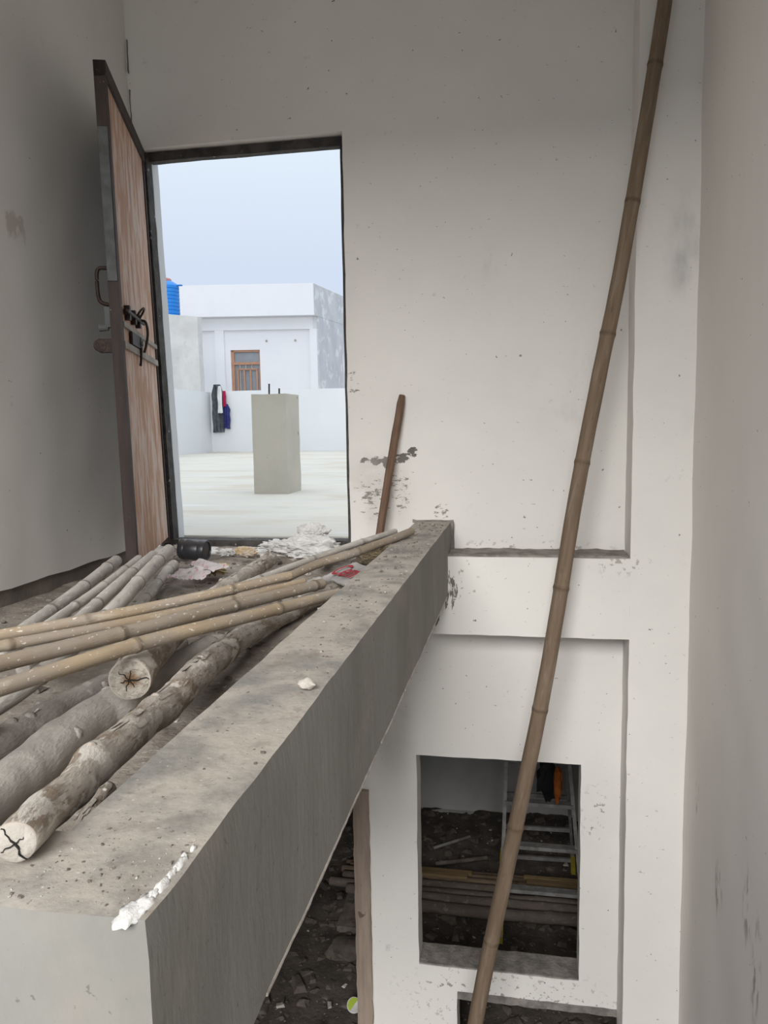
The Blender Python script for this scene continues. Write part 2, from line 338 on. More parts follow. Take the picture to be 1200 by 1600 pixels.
# outdoors
deck_m = mat('pale_roof_screed', (.525, .505, .455), (.485, .48, .445), s=1.4, stretch=(.5, 1.6, 1), bump=.1, bs=20, layers=[dict(c=(.45, .405, .34), s=.9, st=(.6, 1.2, 1), lo=.48, hi=.66, a=.85), dict(c=(.38, .35, .30), s=6, st=(.5, 1.4, 1), lo=.60, hi=.72, a=.5), dict(c=(.56, .57, .56), s=3, st=(.3, 1.8, 1), lo=.55, hi=.7, a=.7), dict(c=(.40, .33, .26), s=2, lo=.45, hi=.6, a=.6, at=[((-7.6, 18.6, .05), (1.6, 1.0, .3))])])
para_m = mat('whitewashed_parapet', (.66, .675, .69), (.63, .655, .67), s=.8, bump=.05)
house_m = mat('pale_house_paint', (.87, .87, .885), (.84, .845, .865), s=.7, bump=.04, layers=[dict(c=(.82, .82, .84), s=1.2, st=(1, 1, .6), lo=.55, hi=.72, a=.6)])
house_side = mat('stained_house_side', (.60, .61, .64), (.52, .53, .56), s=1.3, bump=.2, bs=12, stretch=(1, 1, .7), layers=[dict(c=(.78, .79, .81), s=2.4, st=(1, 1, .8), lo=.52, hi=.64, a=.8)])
block_m = mat('grey_rough_render', (.62, .615, .60), (.54, .535, .52), s=2.2, bump=.3, bs=14, layers=[dict(c=(.47, .465, .455), s=3, lo=.58, hi=.7, a=.6)])
stub_m = mat('cast_column_concrete', (.47, .44, .375), (.42, .395, .34), s=2, bump=.2, bs=30, layers=[dict(c=(.12, .11, .10), s=12, lo=.70, hi=.74, d=3)])
tank_m = mat('blue_tank_plastic', (.02, .20, .62), (.025, .23, .66), rough=.45, bump=0)
lid_red = mat('faded_red_lid', (.50, .20, .17), bump=0)
win_wood = mat('orange_brown_window_wood', (.52, .29, .19), (.46, .25, .165), s=8, bump=.05)  # lightened, outdoor haze put into the wood colour
win_bar = mat('cream_window_bar', (.62, .53, .46), bump=0)
glass_d = mat('grey_window_glass', (.30, .32, .345), (.27, .285, .31), rough=.25, bump=0)  # glass paled too, with the haze painted in
cloth_grey = mat('washed_grey_denim', (.060, .067, .082), (.11, .118, .135), s=10, bump=.2, bs=30)
cloth_white = mat('white_cloth', (.72, .73, .72), bump=.1)
cloth_red = mat('crimson_cloth', (.40, .02, .08), bump=.1)
cloth_navy = mat('navy_cloth', (.02, .025, .12), (.035, .04, .16), s=14, bump=.1)
ladder_m = mat('dusty_aluminium', (.34, .325, .31), (.22, .21, .20), s=16, rough=.6, metal=.2, bump=.3)
yellow_m = mat('yellow_plastic', (.45, .36, .04), (.3, .24, .03), s=12, bump=.1)
plank_m = mat('yellow_timber', (.33, .225, .11), (.22, .15, .08), s=6, stretch=(.4, 5, 5), bump=.2)
bag_b = mat('black_bag', (.012, .012, .014), rough=.6, bump=.2)
bag_o = mat('orange_cloth', (.40, .115, .02), (.30, .08, .015), s=12, bump=.2)
green_m = mat('lime_green_plastic', (.38, .50, .04), rough=.5, bump=0)
ST = 'structure'

# ------------------------------------------------------------------ large structure
def inr(x, z, r): return r[0] < x < r[1] and r[2] < z < r[3]
DOOR = (-1.945, -.885, .0, 2.07); WIN = (-.558, .284, -2.27, -1.088); LDOOR = (-1.75, -.857, -3.2, -1.29); LOW = (-.352, .53, -3.02, -2.43)
b = MB()
xs = spans([-2.3, -2.0, -1.945, -1.75, -.885, -.857, -.558, -.352, .284, .478, .53, .74, 1.0], .07)
zs = spans([-3.2, -3.02, -2.43, -2.27, -1.29, -1.088, -.374, 0.0, 2.07, 2.95, 3.1], .07)
b.solid(xs, zs, lambda x, z: not any(inr(x, z, r) for r in (DOOR, WIN, LDOOR, LOW)), [3.86, 3.90, 4.015], 'xzy')
b.jitter(.0035, 9)
n0 = len(b.v)
b.solid(spans([-2.3, .478], .08), spans([-.374, .006], .05), lambda x, z: True, [3.65, 3.70, 3.80, 3.865], 'xzy')      # floor band standing proud
b.solid(spans([.478, 1.0], .06), spans([-3.2, 3.1], .08), lambda x, z: True, [3.65, 3.70, 3.80, 3.865], 'xzy')       # corner pilaster
b.jitter(.004, 8, n0)
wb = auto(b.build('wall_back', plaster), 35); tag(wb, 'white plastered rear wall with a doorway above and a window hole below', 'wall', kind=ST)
# cement mortar left on the ledge of the band
b = MB(); b.solid(spans([-.36, .476], .025), spans([3.665, 3.862], .03), lambda x, y: True, [.0, .016], 'xyz'); b.jitter(.006, 16)
lg = auto(b.build('mortar_ledge', cement_rough, wb), 60)
b = MB(); b.solid([-1.991, -1.989, -1.987], spans([2.02, 2.6], .02), lambda x, z: noise.noise(Vector((0, 0, z*9))) > -.18, [3.853, 3.862], 'xzy'); b.jitter(.004, 14); b.jitter(.0012, 60); b.build('corner_crack', bare_base, wb)
b = MB()
b.solid(spans([-.575, .30], .05), spans([3.864, 4.03], .03), lambda x, y: True, [-2.31, -2.262], 'xyz'); b.jitter(.004, 20)
auto(b.build('window_sill', cement_rough, wb), 50)
b = MB(); b.solid(spans([-.352, .53], .04), spans([-2.445, -2.405], .02), lambda x, z: True, [3.853, 3.95], 'xzy')
b.solid(spans([.505, .535], .03), spans([-3.0, -2.445], .05), lambda x, z: True, [3.853, 3.95], 'xzy'); b.jitter(.006, 18)
auto(b.build('rough_lintel_edge', cement_rough, wb), 50)

b = MB(); b.solid(spans([-1.0, 3.9], .08), spans([.02, 2.95, 3.1], .09), lambda y, z: True, [-2.2, -2.0], 'yzx'); b.jitter(.006, 6)
tag(auto(b.build('wall_left', plaster_l), 40), 'shaded white plaster wall behind the open door', 'wall', kind=ST)
b = MB(); b.solid(spans([-1.0, 3.9], .09), spans([-3.2, .02], .12), lambda y, z: True, [-2.2, -2.014], 'yzx'); b.jitter(.006, 7)
tag(auto(b.build('baseboard_left', bare_base), 40), 'bare cement strip along the foot of the left wall', 'baseboard', kind=ST)
b = MB(); b.solid(spans([-1.0, 3.9], .1), spans([-3.2, 3.1], .12), lambda y, z: True, [.74, .94], 'yzx'); b.jitter(.006, 4)
tag(auto(b.build('wall_right', plaster_r), 40), 'plain pale wall on the right side of the stairwell', 'wall', kind=ST)
b = MB(); b.solid(spans([-2.2, -2.0, .6, .94], .2), spans([-3.2, -2.5, 2.9, 3.1], .2), lambda x, z: not (-2.0 < x < .6 and -2.5 < z < 2.9), [-1.2, -1.0], 'xzy')
tag(b.build('wall_rear', plaster_l), 'plastered wall behind the viewer with a wide open gap', 'wall', kind=ST)
b = MB(); b.box((-2.2, -1.2, 2.95), (1.0, 4.0, 3.1)); tag(b.build('ceiling', plaster_l), 'flat white ceiling slab over the stairwell', 'ceiling', kind=ST)

for q, (x0, x1) in enumerate(((-9.0, -2.2), (.94, 7.0))):  # unseen boxes added to stop the rear lamp spilling onto the terrace
    b = MB(); b.box((x0, -1.2, -3.3), (x1, 3.86, 3.1)); tag(b.build('lamp_spill_block', house_m), ('left' if q == 0 else 'right') + ' unseen block added to keep lamp light off the roof terrace', 'building', kind=ST)

# landing: slab, upstanding edge beam in an L
b = MB()
bx = spans([-2.0, -.54, -.363], .025); by = spans([.655, .80, 3.86], .025)
b.solid(bx, by, lambda x, y: y < .80 or x > -.54, spans([-.18, .151], .04), 'xyz'); b.jitter(.0022, 5)
for i, p in enumerate(b.v):                                 # worn arris: pull the top edge in a little
    if p.z > .14 and (p.x > -.37 or p.y < .665):
        q = noise.noise(p*13) + .5*noise.noise(p*31)
        b.v[i] = p + Vector((-.003-.005*max(0, q) if p.x > -.37 else 0, .003+.006*max(0, q) if p.y < .665 else 0, -.002-.003*max(0, q)))
beam = auto(b.build('edge_beam', concrete), 35)
tag(beam, 'raised grey concrete beam edging the landing, dusty on top', 'beam', kind=ST)
b = MB(); b.solid([-.368, -.358, -.350], spans([-.03, .15], .02), lambda x, z: True, spans([3.825, 3.862], .015), 'xzy'); b.solid(spans([-.56, -.352], .02), [3.848, 3.862], lambda x, y: True, [.146, .158], 'xyz'); b.jitter(.005, 24)
auto(b.build('mortar_joint', cement_rough, beam), 60)
b = MB()
for q, (x, y, r, e_) in enumerate(((-.389, .668, .017, 1.3), (-.383, .684, .013, 1.4), (-.380, .700, .008, 1.2), (-.3785, .716, .009, 1.8), (-.378, .737, .006, 2.0), (-.377, .757, .0075, 2.2), (-.380, .775, .004, 1.2), (-.376, .79, .004, 1.4))):
    bm = bmesh.new(); bmesh.ops.create_icosphere(bm, subdivisions=3, radius=1)
    b.add([Vector((x, y, .1475)) + Vector(((v.co.x)*r*.75, v.co.y*r*e_, v.co.z*.0055))*(1 + .45*noise.noise(v.co*2.2 + Vector((q*3, 0, 0)))) for v in bm.verts], [[v.index for v in f.verts] for f in bm.faces]); bm.free()
tag(b.build('paint_blob', paintw, beam, smooth=True), 'white paint splashed on the beam corner')

b = MB(); b.solid([-.3655, -.3625, -.3608], spans([.66, 3.6], .02), lambda x, y: noise.noise(Vector((0, y*9, 0))) > -.22, [-.1825, -.1795, -.1775], 'xyz'); b.jitter(.002, 5); b.jitter(.0012, 40)
tag(b.build('lower_lip', stone_pale, beam), 'thin pale chipped lip along the lower edge of the beam')
b = MB(); fx = spans([-2.02, -.52], .03); fy = spans([.78, 3.90], .03)
vs = [Vector((x, y, -.05 + .012*noise.noise(Vector((x, y, 0))*5) + .008*noise.noise(Vector((x, y, 3))*17) + .055*max(0, min(1, (y-3.25)/.5))*(1 if x > -1.95 else 0) + (.05*max(0, min(1, (x+1.0)/.3))*max(0, min(1, (y-3.3)/.4))))) for x in fx for y in fy]
ny = len(fy); b.add(vs, [(i*ny+j, (i+1)*ny+j, (i+1)*ny+j+1, i*ny+j+1) for i in range(len(fx)-1) for j in range(ny-1)])
b.box((-2.02, .78, -.18), (-.52, 3.88, -.10))
floor = b.build('floor', dirt, smooth=True); tag(floor, 'dirty cement landing strewn with dust and chips', 'floor', kind=ST)

def rubble(n, region, zf, rmin, rmax, seed, squash=.6, taper=0):
    rnd = random.Random(seed); b_ = MB()
    for i in range(n):
        x, y = region(rnd); r = rmin + (rmax-rmin)*rnd.random()**3
        if taper: r *= .35 + .65*min(1, (y-.6)/taper)
        M_ = Matrix.Translation((x, y, zf(x, y) + r*squash*.4)) @ Matrix.Rotation(rnd.random()*6, 4, 'Z') @ Matrix.Rotation(rnd.uniform(-.4, .4), 4, 'X') @ Matrix.Diagonal((r*rnd.uniform(.7, 1.5), r*rnd.uniform(.6, 1), r*squash*rnd.uniform(.5, 1.1), 1))
        pts = [Vector(p) for p in ((-1,-1,-1),(1,-1,-1),(1,1,-1),(-1,1,-1),(-.7,-.8,1),(.8,-.6,.8),(.6,.7,1),(-.8,.7,.7))]
        pts = [M_ @ (p + Vector((rnd.uniform(-.3,.3), rnd.uniform(-.3,.3), rnd.uniform(-.3,.3)))) for p in pts]
        b_.add(pts, [(0,3,2,1),(4,5,6,7),(0,1,5,4),(1,2,6,5),(2,3,7,6),(3,0,4,7)])
    return b_
zfl = lambda x, y: -.05 + .055*max(0, min(1, (y-3.25)/.5)) + .05*max(0, min(1, (x+1.0)/.3))*max(0, min(1, (y-3.3)/.4))
o = rubble(420, lambda r: (r.uniform(-1.95, -.58), .85 + 2.98*r.random()**.6), zfl, .003, .016, 3).build('loose_debris', stone_dark, floor, kind='stuff')
o = rubble(330, lambda r: (r.uniform(-1.9, -.58), .85 + 3.0*r.random()**.45), zfl, .002, .017, 4, .4).build('plaster_crumbs', stone_pale, floor, kind='stuff')
o = rubble(1300, lambda r: ((lambda y: (r.uniform(-.52, -.38), y))(.67 + 3.1*r.random()) if r.random() < .75 else (r.uniform(-.9, -.38), r.uniform(.67, .8))), lambda x, y: .150, .0008, .0062, 5, .6, 2.2).build('beam_grit', stone_dark, beam, kind='stuff')
o = rubble(420, lambda r: ((lambda y: (r.uniform(-.52, -.38), y))(.67 + 3.1*r.random()) if r.random() < .7 else (r.uniform(-.9, -.38), r.uniform(.67, .8))), lambda x, y: .150, .0008, .0042, 6, .6, 2.2).build('pale_grit', stone_pale, beam, kind='stuff')

# lower storey seen through the openings
b = MB(); gx = spans([-4.0, 2.0], .09); gy = spans([-1.0, 7.0], .09)
def zlow(x, y):
    h_ = .05*noise.noise(Vector((x, y, 0))*2.3) + .03*noise.noise(Vector((x, y, 5))*7) + .015*noise.noise(Vector((x, y, 9))*17)
    if y > 4.0: h_ += .05 + .10*max(0, min(1, (y-5.9)/.6))
    return -3.12 + max(-.02, h_)
ny = len(gy); b.add([Vector((x, y, zlow(x, y))) for x in gx for y in gy], [(i*ny+j, (i+1)*ny+j, (i+1)*ny+j+1, i*ny+j+1) for i in range(len(gx)-1) for j in range(ny-1)])
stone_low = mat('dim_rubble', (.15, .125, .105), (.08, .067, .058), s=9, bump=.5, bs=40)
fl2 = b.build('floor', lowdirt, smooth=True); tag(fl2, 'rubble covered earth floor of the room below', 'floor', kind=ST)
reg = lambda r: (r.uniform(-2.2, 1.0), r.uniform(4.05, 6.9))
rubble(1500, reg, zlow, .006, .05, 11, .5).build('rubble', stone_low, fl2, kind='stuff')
rubble(200, reg, zlow, .005, .028, 12, .4).build('pale_rubble', stone_pale, fl2, kind='stuff')
b = MB(); b.box((-4.0, 6.95, -2.98), (2.0, 7.1, -.3)); b.box((-4.0, 6.90, -3.2), (2.0, 7.1, -2.98))
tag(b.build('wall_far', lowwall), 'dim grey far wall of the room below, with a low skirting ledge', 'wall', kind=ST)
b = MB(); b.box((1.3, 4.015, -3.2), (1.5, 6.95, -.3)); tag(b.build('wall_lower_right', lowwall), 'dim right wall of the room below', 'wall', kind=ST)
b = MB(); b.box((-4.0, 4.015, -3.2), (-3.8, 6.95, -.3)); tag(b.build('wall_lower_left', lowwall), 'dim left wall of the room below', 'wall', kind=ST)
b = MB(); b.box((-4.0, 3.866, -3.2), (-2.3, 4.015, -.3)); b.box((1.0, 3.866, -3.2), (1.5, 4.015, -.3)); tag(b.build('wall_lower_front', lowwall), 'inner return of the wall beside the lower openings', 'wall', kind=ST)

# timber frame of the lower doorway
t = thing('door_2', (-.84, 3.86, -3.12), 'bare brown timber frame of the dark lower doorway', 'door frame', kind=ST)
b = MB(); b.solid([-.90, -.88, -.857, -.835, -.816], spans([-3.12, -1.295], .05), lambda x, z: True, [3.835, 3.86, 3.92], 'xzy'); b.jitter(.005, 13); auto(b.build('jamb', timber, t), 50)
b = MB(); b.solid(spans([-1.75, -.857], .06), [-1.35, -1.295], lambda x, z: True, [3.845, 3.92], 'xzy'); b.jitter(.003, 13); auto(b.build('head_rail', timber, t), 50)
b = MB(); b.solid([-1.79, -1.75], spans([-3.12, -1.295], .1), lambda x, z: True, [3.845, 3.92], 'xzy'); b.build('jamb', timber, t)

def resample(ch, step=.012):
    out = [ch[0]]
    P = [Vector(c[:3]) for c in ch]; R = [c[3] for c in ch]
    pts = []; rad = []
    n = len(P)
    for i in range(n-1):
        p0, p1, p2, p3 = P[max(i-1, 0)], P[i], P[i+1], P[min(i+2, n-1)]
        if i == 0: p0 = p1*2 - p2
        if i+2 >= n: p3 = p2*2 - p1
        k_ = max(2, int((p2-p1).length/step))
        for q in range(k_):
            t_ = q/k_
            pts.append(.5*((2*p1) + (p2-p0)*t_ + (2*p0-5*p1+4*p2-p3)*t_*t_ + (3*p1-p0-3*p2+p3)*t_**3)); rad.append(R[i]*(1-t_)+R[i+1]*t_)
    pts.append(P[-1]); rad.append(R[-1]); return pts, rad
# ------------------------------------------------------------------ upper door
door = thing('door_1', (-1.9, 3.88, .03), 'half open brown wooden door with iron latch, leaning into the stairwell', 'door', kind=ST)
b = MB()
def lean(b_, start=0):      # the left jamb is out of plumb: further left at its head
    for q in range(start, len(b_.v)): b_.v[q] = b_.v[q] + Vector((-(b_.v[q].z-1.05)*.028, 0, 0))
b.solid([-1.96, -1.92, -1.905], spans([.02, 2.06], .08), lambda x, z: True, [3.885, 3.946], 'xzy'); lean(b)
b.solid([-.910, -.896, -.882], spans([.02, 2.05], .08), lambda x, z: True, [3.915, 3.965], 'xzy')
b.solid(spans([-1.955, -.882], .06), [2.022, 2.045, 2.066], lambda x, z: True, [3.915, 3.965], 'xzy')
b.jitter(.0025, 9)
auto(b.build('door_frame', frame_dark, door), 50)
b = MB(); b.solid([-1.97, -1.92, -1.904], spans([.03, 2.07], .08), lambda x, z: True, [3.948, 4.018], 'xzy'); lean(b); b.jitter(.003, 12); auto(b.build('outer_reveal', para_m, door), 50)
b = MB(); b.solid(spans([-1.945, -.885], .07), [-.06, .0, .042], lambda x, z: True, [3.875, 3.97], 'xzy'); b.jitter(.004, 14); auto(b.build('threshold', frame_dark, door), 50)

A0, A1 = Vector((-1.895, 3.868, .03)), Vector((-1.610, 2.965, .03))      # foot of the leaf, hinge and free edge
B0, B1 = Vector((-1.943, 3.868, 2.062)), Vector((-1.630, 2.950, 2.074))
nrm = (A1-A0).cross(Vector((0, 0, 1))).normalized()
if nrm.x < 0: nrm = -nrm
def LP(u, v, d=0):       # u 0..1 hinge to free edge, v metres up, d metres out of the visible face
    f = v/2.04
    return (A0.lerp(A1, u)).lerp(B0.lerp(B1, u), f) + nrm*d
def lbox(b_, u0, u1, v0, v1, d0, d1, nv=1):
    for q in range(nv):
        a, c = v0+(v1-v0)*q/nv, v0+(v1-v0)*(q+1)/nv
        b_.add([LP(u0,a,d0), LP(u1,a,d0), LP(u1,a,d1), LP(u0,a,d1), LP(u0,c,d0), LP(u1,c,d0), LP(u1,c,d1), LP(u0,c,d1)],
           [(0,3,2,1),(4,5,6,7),(0,1,5,4),(1,2,6,5),(2,3,7,6),(3,0,4,7)])
    return b_
leaf = thing('door_leaf', (0, 0, 0), None, None); leaf.parent = door
lbox(MB(), .05, .965, .06, 1.99, -.030, -.006).build('core_panel', wood_dark, leaf)
lbox(MB(), .03, .955, 1.045, 1.985, -.010, .0).build('panel', wood_panel, leaf)
lbox(MB(), .03, .962, .03, .955, -.010, .0).build('panel', wood_panel, leaf)
lbox(MB(), .03, .958, .965, 1.030, -.010, .0).build('panel', wood_panel, leaf)
lbox(MB(), .955, 1.0, .0, 2.04, -.036, .008, 6).build('stile', wood_dark, leaf)
lbox(MB(), .0, .035, .0, 2.04, -.036, .006, 6).build('stile', wood_dark, leaf)
lbox(MB(), .0, 1.0, 1.98, 2.04, -.036, .012).build('top_rail', wood_dark, leaf)
tag(lbox(MB(), .035, .955, 1.028, 1.048, -.006, .012).build('batten', wood_grey, leaf), 'pale plaster smeared batten')
tag(lbox(MB(), .035, .955, .940, .968, -.006, .012).build('batten', wood_grey, leaf), 'pale plaster smeared batten')
tag(lbox(MB(), .992, 1.006, 1.20, 1.79, -.034, .004).build('edge_strip', grey_paint, leaf), 'grey worn strip on the free edge')
# latch on the visible face
b = MB(); lbox(b, .52, .90, 1.085, 1.105, .0, .012)
for u in (.58, .70, .84): lbox(b, u, u+.03, 1.065, 1.125, .0, .022)
b.build('latch_plate', iron, leaf)
def pipe(pts, r, n=8):
    p_, r_ = resample([(*p, r) for p in pts], .006)
    return MB().tube(p_, r_, n)
pipe([LP(u, 1.095, .022) for u in (.50, .60, .70, .80, .93)], .007).build('bolt', iron, leaf, smooth=True)
pipe([LP(.66 + .035*math.cos(a), 1.115 + .022*math.sin(a)*1.3, .03+.02*math.sin(a)) for a in [2*PI*q/14 for q in range(15)]], .005).build('bolt_ring', iron, leaf, smooth=True)
pipe([LP(.60, 1.10, .022), LP(.60, 1.09, .045), LP(.595, 1.04, .05), LP(.595, .99, .04), LP(.60, .955, .03)], .006).build('bolt_handle', iron, leaf, smooth=True)
b = MB()
b.tube([LP(.58, .998, .004), LP(.58, .998, .018)], [.028, .028], 18); lbox(b, .58, .80, .972, 1.024, .004, .016)
b.build('hasp', iron, leaf, smooth=False)
pipe([LP(.58, .998, .018), LP(.58, .998, .026)], .011, 12).build('hasp_eye', ladder_m, leaf)
pipe([LP(.60, .975, .018), LP(.60, .925, .014), LP(.60, .895, .010)], .006).build('hanging_pin', iron, leaf, smooth=True)
pipe([LP(.975, 1.255, -.036), LP(.975, 1.25, -.075), LP(.975, 1.19, -.082), LP(.975, 1.125, -.075), LP(.97, 1.11, -.036)], .008).build('pull_handle', iron, leaf, smooth=True)
b = MB(); lbox(b, .95, .985, 1.02, 1.10, -.06, -.036); b.tube([LP(.97, 1.02, -.05), LP(.97, 1.02, -.085)], [.012, .016], 10); b.build('rear_catch', grey_paint, leaf)
b = MB(); lbox(b, .95, .985, .92, .975, -.09, -.036); b.tube([LP(.985, .947, -.085), LP(.955, .947, -.085)], [.026, .026], 14); b.build('rear_hasp', iron, leaf)

# ------------------------------------------------------------------ bamboo poles and logs on the landing
def bamboo(name, ch, mats, label, cat='pole', group=None, node=.30, off=.1, n=16, uo=0, hollow=False, bulge=.15, jit=.03, step=.005):
    pts, rad = resample(ch, step); d = 0; marks = []
    rr = []
    for i in range(len(pts)):
        if i: d += (pts[i]-pts[i-1]).length
        ph = (d+off) % node; ph = min(ph, node-ph)
        rr.append(rad[i]*(1 + bulge*math.exp(-(ph/.010)**2) - .05*math.exp(-((ph-.004)/.003)**2))); marks.append(1.0*math.exp(-((ph-.003)/.0045)**2))
    rr[0] *= .9; rr[-1] *= .9
    b_ = MB(); b_.tube(pts, rr, n, uo=uo, marks=marks, hollow=hollow, jit=jit, jf=9)
    o_ = b_.build(name, mats, smooth=False, origin=pts[0]); auto(o_, 50)
    return tag(o_, label, cat, group)
BT, BB, BG = [bamboo_tan, cut_tan, black], [bamboo_brown, cut_tan, black], [bamboo_grey, cut_pale, black]
def ext(a, b_, L):   # extend a chain end beyond point a
    a_, c = Vector(a[:3]), Vector(b_[:3]); p = a_ + (a_-c).normalized()*L; return (*p, a[3])
def pole(name, far_to_near, mats, label, extra, **kw):
    ch = list(far_to_near)
    if extra: ch.append(ext(ch[-1], ch[-2], extra))
    return bamboo(name, ch, mats, label, **kw)
pole('bamboo_pole', [(-1.656,2.896,.10,.0238),(-1.496,2.349,.09,.0217),(-1.393,1.94,.08,.0205)], BG, 'grey weathered bamboo pole nearest the left wall, its end short of the door leaf', .35, group='grey poles by the door', node=.33, off=.17, uo=1.3)
pole('bamboo_pole', [(-1.524,2.837,.12,.0165),(-1.400,2.348,.11,.0150),(-1.318,1.962,.1,.0145)], BG, 'thinnest grey bamboo pole, second from the left wall, pointing at the door foot', .35, group='grey poles by the door', node=.27, off=.05, uo=2.1)
pole('bamboo_pole', [(-1.501,2.916,.12,.0224),(-1.373,2.425,.11,.0205),(-1.284,2.048,.09,.019)], BG, 'grey bamboo pole with one dark knot, third from the left wall', .45, group='grey poles by the door', node=.42, off=.06, uo=3.7)
pole('bamboo_pole', [(-1.446,2.945,.14,.0238),(-1.281,2.39,.13,.0228),(-1.19,2.048,.11,.0215),(-1.13,1.609,.06,.0228),(-1.145,1.418,.03,.0240)], BG, 'thick grey bamboo pole touching the door foot, running under the tan bamboos', .25, group='grey poles by the door', node=.38, off=.13, uo=5.2)
pole('split_pole', [(-1.600,3.30,.012,.024),(-1.52,3.0,.0,.0225),(-1.396,2.576,-.015,.020)], BG, 'pale split pole on the floor between the grey poles and the wrappers', .15, group='grey poles by the door', node=.24, off=.11, uo=6.4, jit=.25)
pole('bamboo_pole', [(-.733,2.328,.165,.0148),(-.919,1.998,.16,.0146),(-1.089,1.759,.156,.0146),(-1.229,1.602,.152,.0146)], BT, 'tan bamboo pole farthest back of the four lying across the pile', .45, group='tan bamboos across the pile', node=.44, off=.20, uo=7.7)
pole('bamboo_pole', [(-.686,2.325,.148,.0102),(-.838,1.986,.152,.0112),(-.999,1.694,.158,.0122),(-1.133,1.475,.165,.0130)], BT, 'thin tan bamboo pole, second from the back of the four across the pile', .45, group='tan bamboos across the pile', node=.62, off=.30, uo=8.1)
pole('bamboo_pole', [(-.642,2.377,.13,.0172),(-.745,2.036,.15,.0165),(-.856,1.614,.18,.0162),(-.98,1.273,.195,.0165)], BB, 'brown dusty bamboo pole with a grey far end, third of the four across the pile', .4, group='tan bamboos across the pile', node=.41, off=.36, uo=9.6)
pole('bamboo_pole', [(-.565,2.285,.12,.0164),(-.688,1.878,.15,.0162),(-.814,1.532,.17,.0165),(-.917,1.186,.18,.0155)], BT, 'yellowest bamboo pole, nearest of the four, lying on the big sawn log', .4, group='tan bamboos across the pile', node=.50, off=.17, uo=11.2)
pole('bamboo_pole', [(-.483,3.303,.1755,.0167),(-.628,2.865,.155,.0162),(-.733,2.689,.14,.0160),(-.814,2.484,.118,.0155)], BB, 'brown bamboo pole with its tip resting on the beam below the wall stick', .35, group='poles toward the wall stick', node=.55, off=.08, uo=12.9)
pole('bamboo_pole', [(-.599,3.558,.14,.0136),(-.796,3.128,.11,.0136),(-.968,2.587,.085,.0130)], BG, 'thin pale pole lying behind the brown bamboo with its tip on the beam', .05, group='poles toward the wall stick', node=.36, off=.1, uo=13.5)
pole('bamboo_pole', [(-.736,2.693,.075,.0164),(-.824,2.509,.065,.0154)], BG, 'short visible grey bamboo end tucked beside the cement sack', .1, group='poles toward the wall stick', node=.4, off=.2, uo=14.4)
pole('hollow_bamboo', [(-1.049,2.197,-.028,.022),(-1.046,1.999,-.028,.0235)], [bamboo_grey, cut_tan, black], 'dark hollow bamboo end lying beside the big sawn log', .04, node=.5, off=.3, uo=15.8, hollow=True)
pole('white_roll', [(-.955,3.715,.055,.030),(-.930,3.53,.045,.031)], [poly_white, cut_pale, black], 'short whitewashed pole end standing out of the rubbish at the threshold', .22, node=.13, off=.03, uo=16.6)

def flakes(parent, pts, rad, n, seed, top=True, size=.014):
    rnd = random.Random(seed); b_ = MB(); o0 = base_of(parent)
    for q in range(n):
        i = rnd.randrange(1, len(pts)-2); t_ = (pts[i+1]-pts[i]).normalized(); x = t_.cross(Vector((0,0,1))).normalized(); z = x.cross(t_)
        a0 = rnd.uniform(.3, 2.8); wd = rnd.uniform(.08, .30); L = size*rnd.uniform(.8, 3.0); lift = rnd.uniform(.0, .07); vs = []
        for c in range(4):
            for d in range(3):
                a = a0 + wd*(c/3-.5) + rnd.uniform(-.05, .05); r = rad[i]*(1.03 + lift*abs(d-1) + .10*lift*c)
                vs.append(pts[i] + t_*(L*(d-1)*rnd.uniform(.7, 1.1)) + (x*math.cos(a)+z*math.sin(a))*r)
        up_ = [p + ((p-pts[i]) - t_*(p-pts[i]).dot(t_)).normalized()*.0006 for p in vs]
        f1 = [(c*3+d, c*3+d+1, c*3+d+4, c*3+d+3) for c in range(3) for d in range(2)]
        b_.add(vs + up_, f1 + [tuple(12+j for j in reversed(f)) for f in f1])
    return b_.build('bark_flakes', bark_flake, parent, kind='stuff')
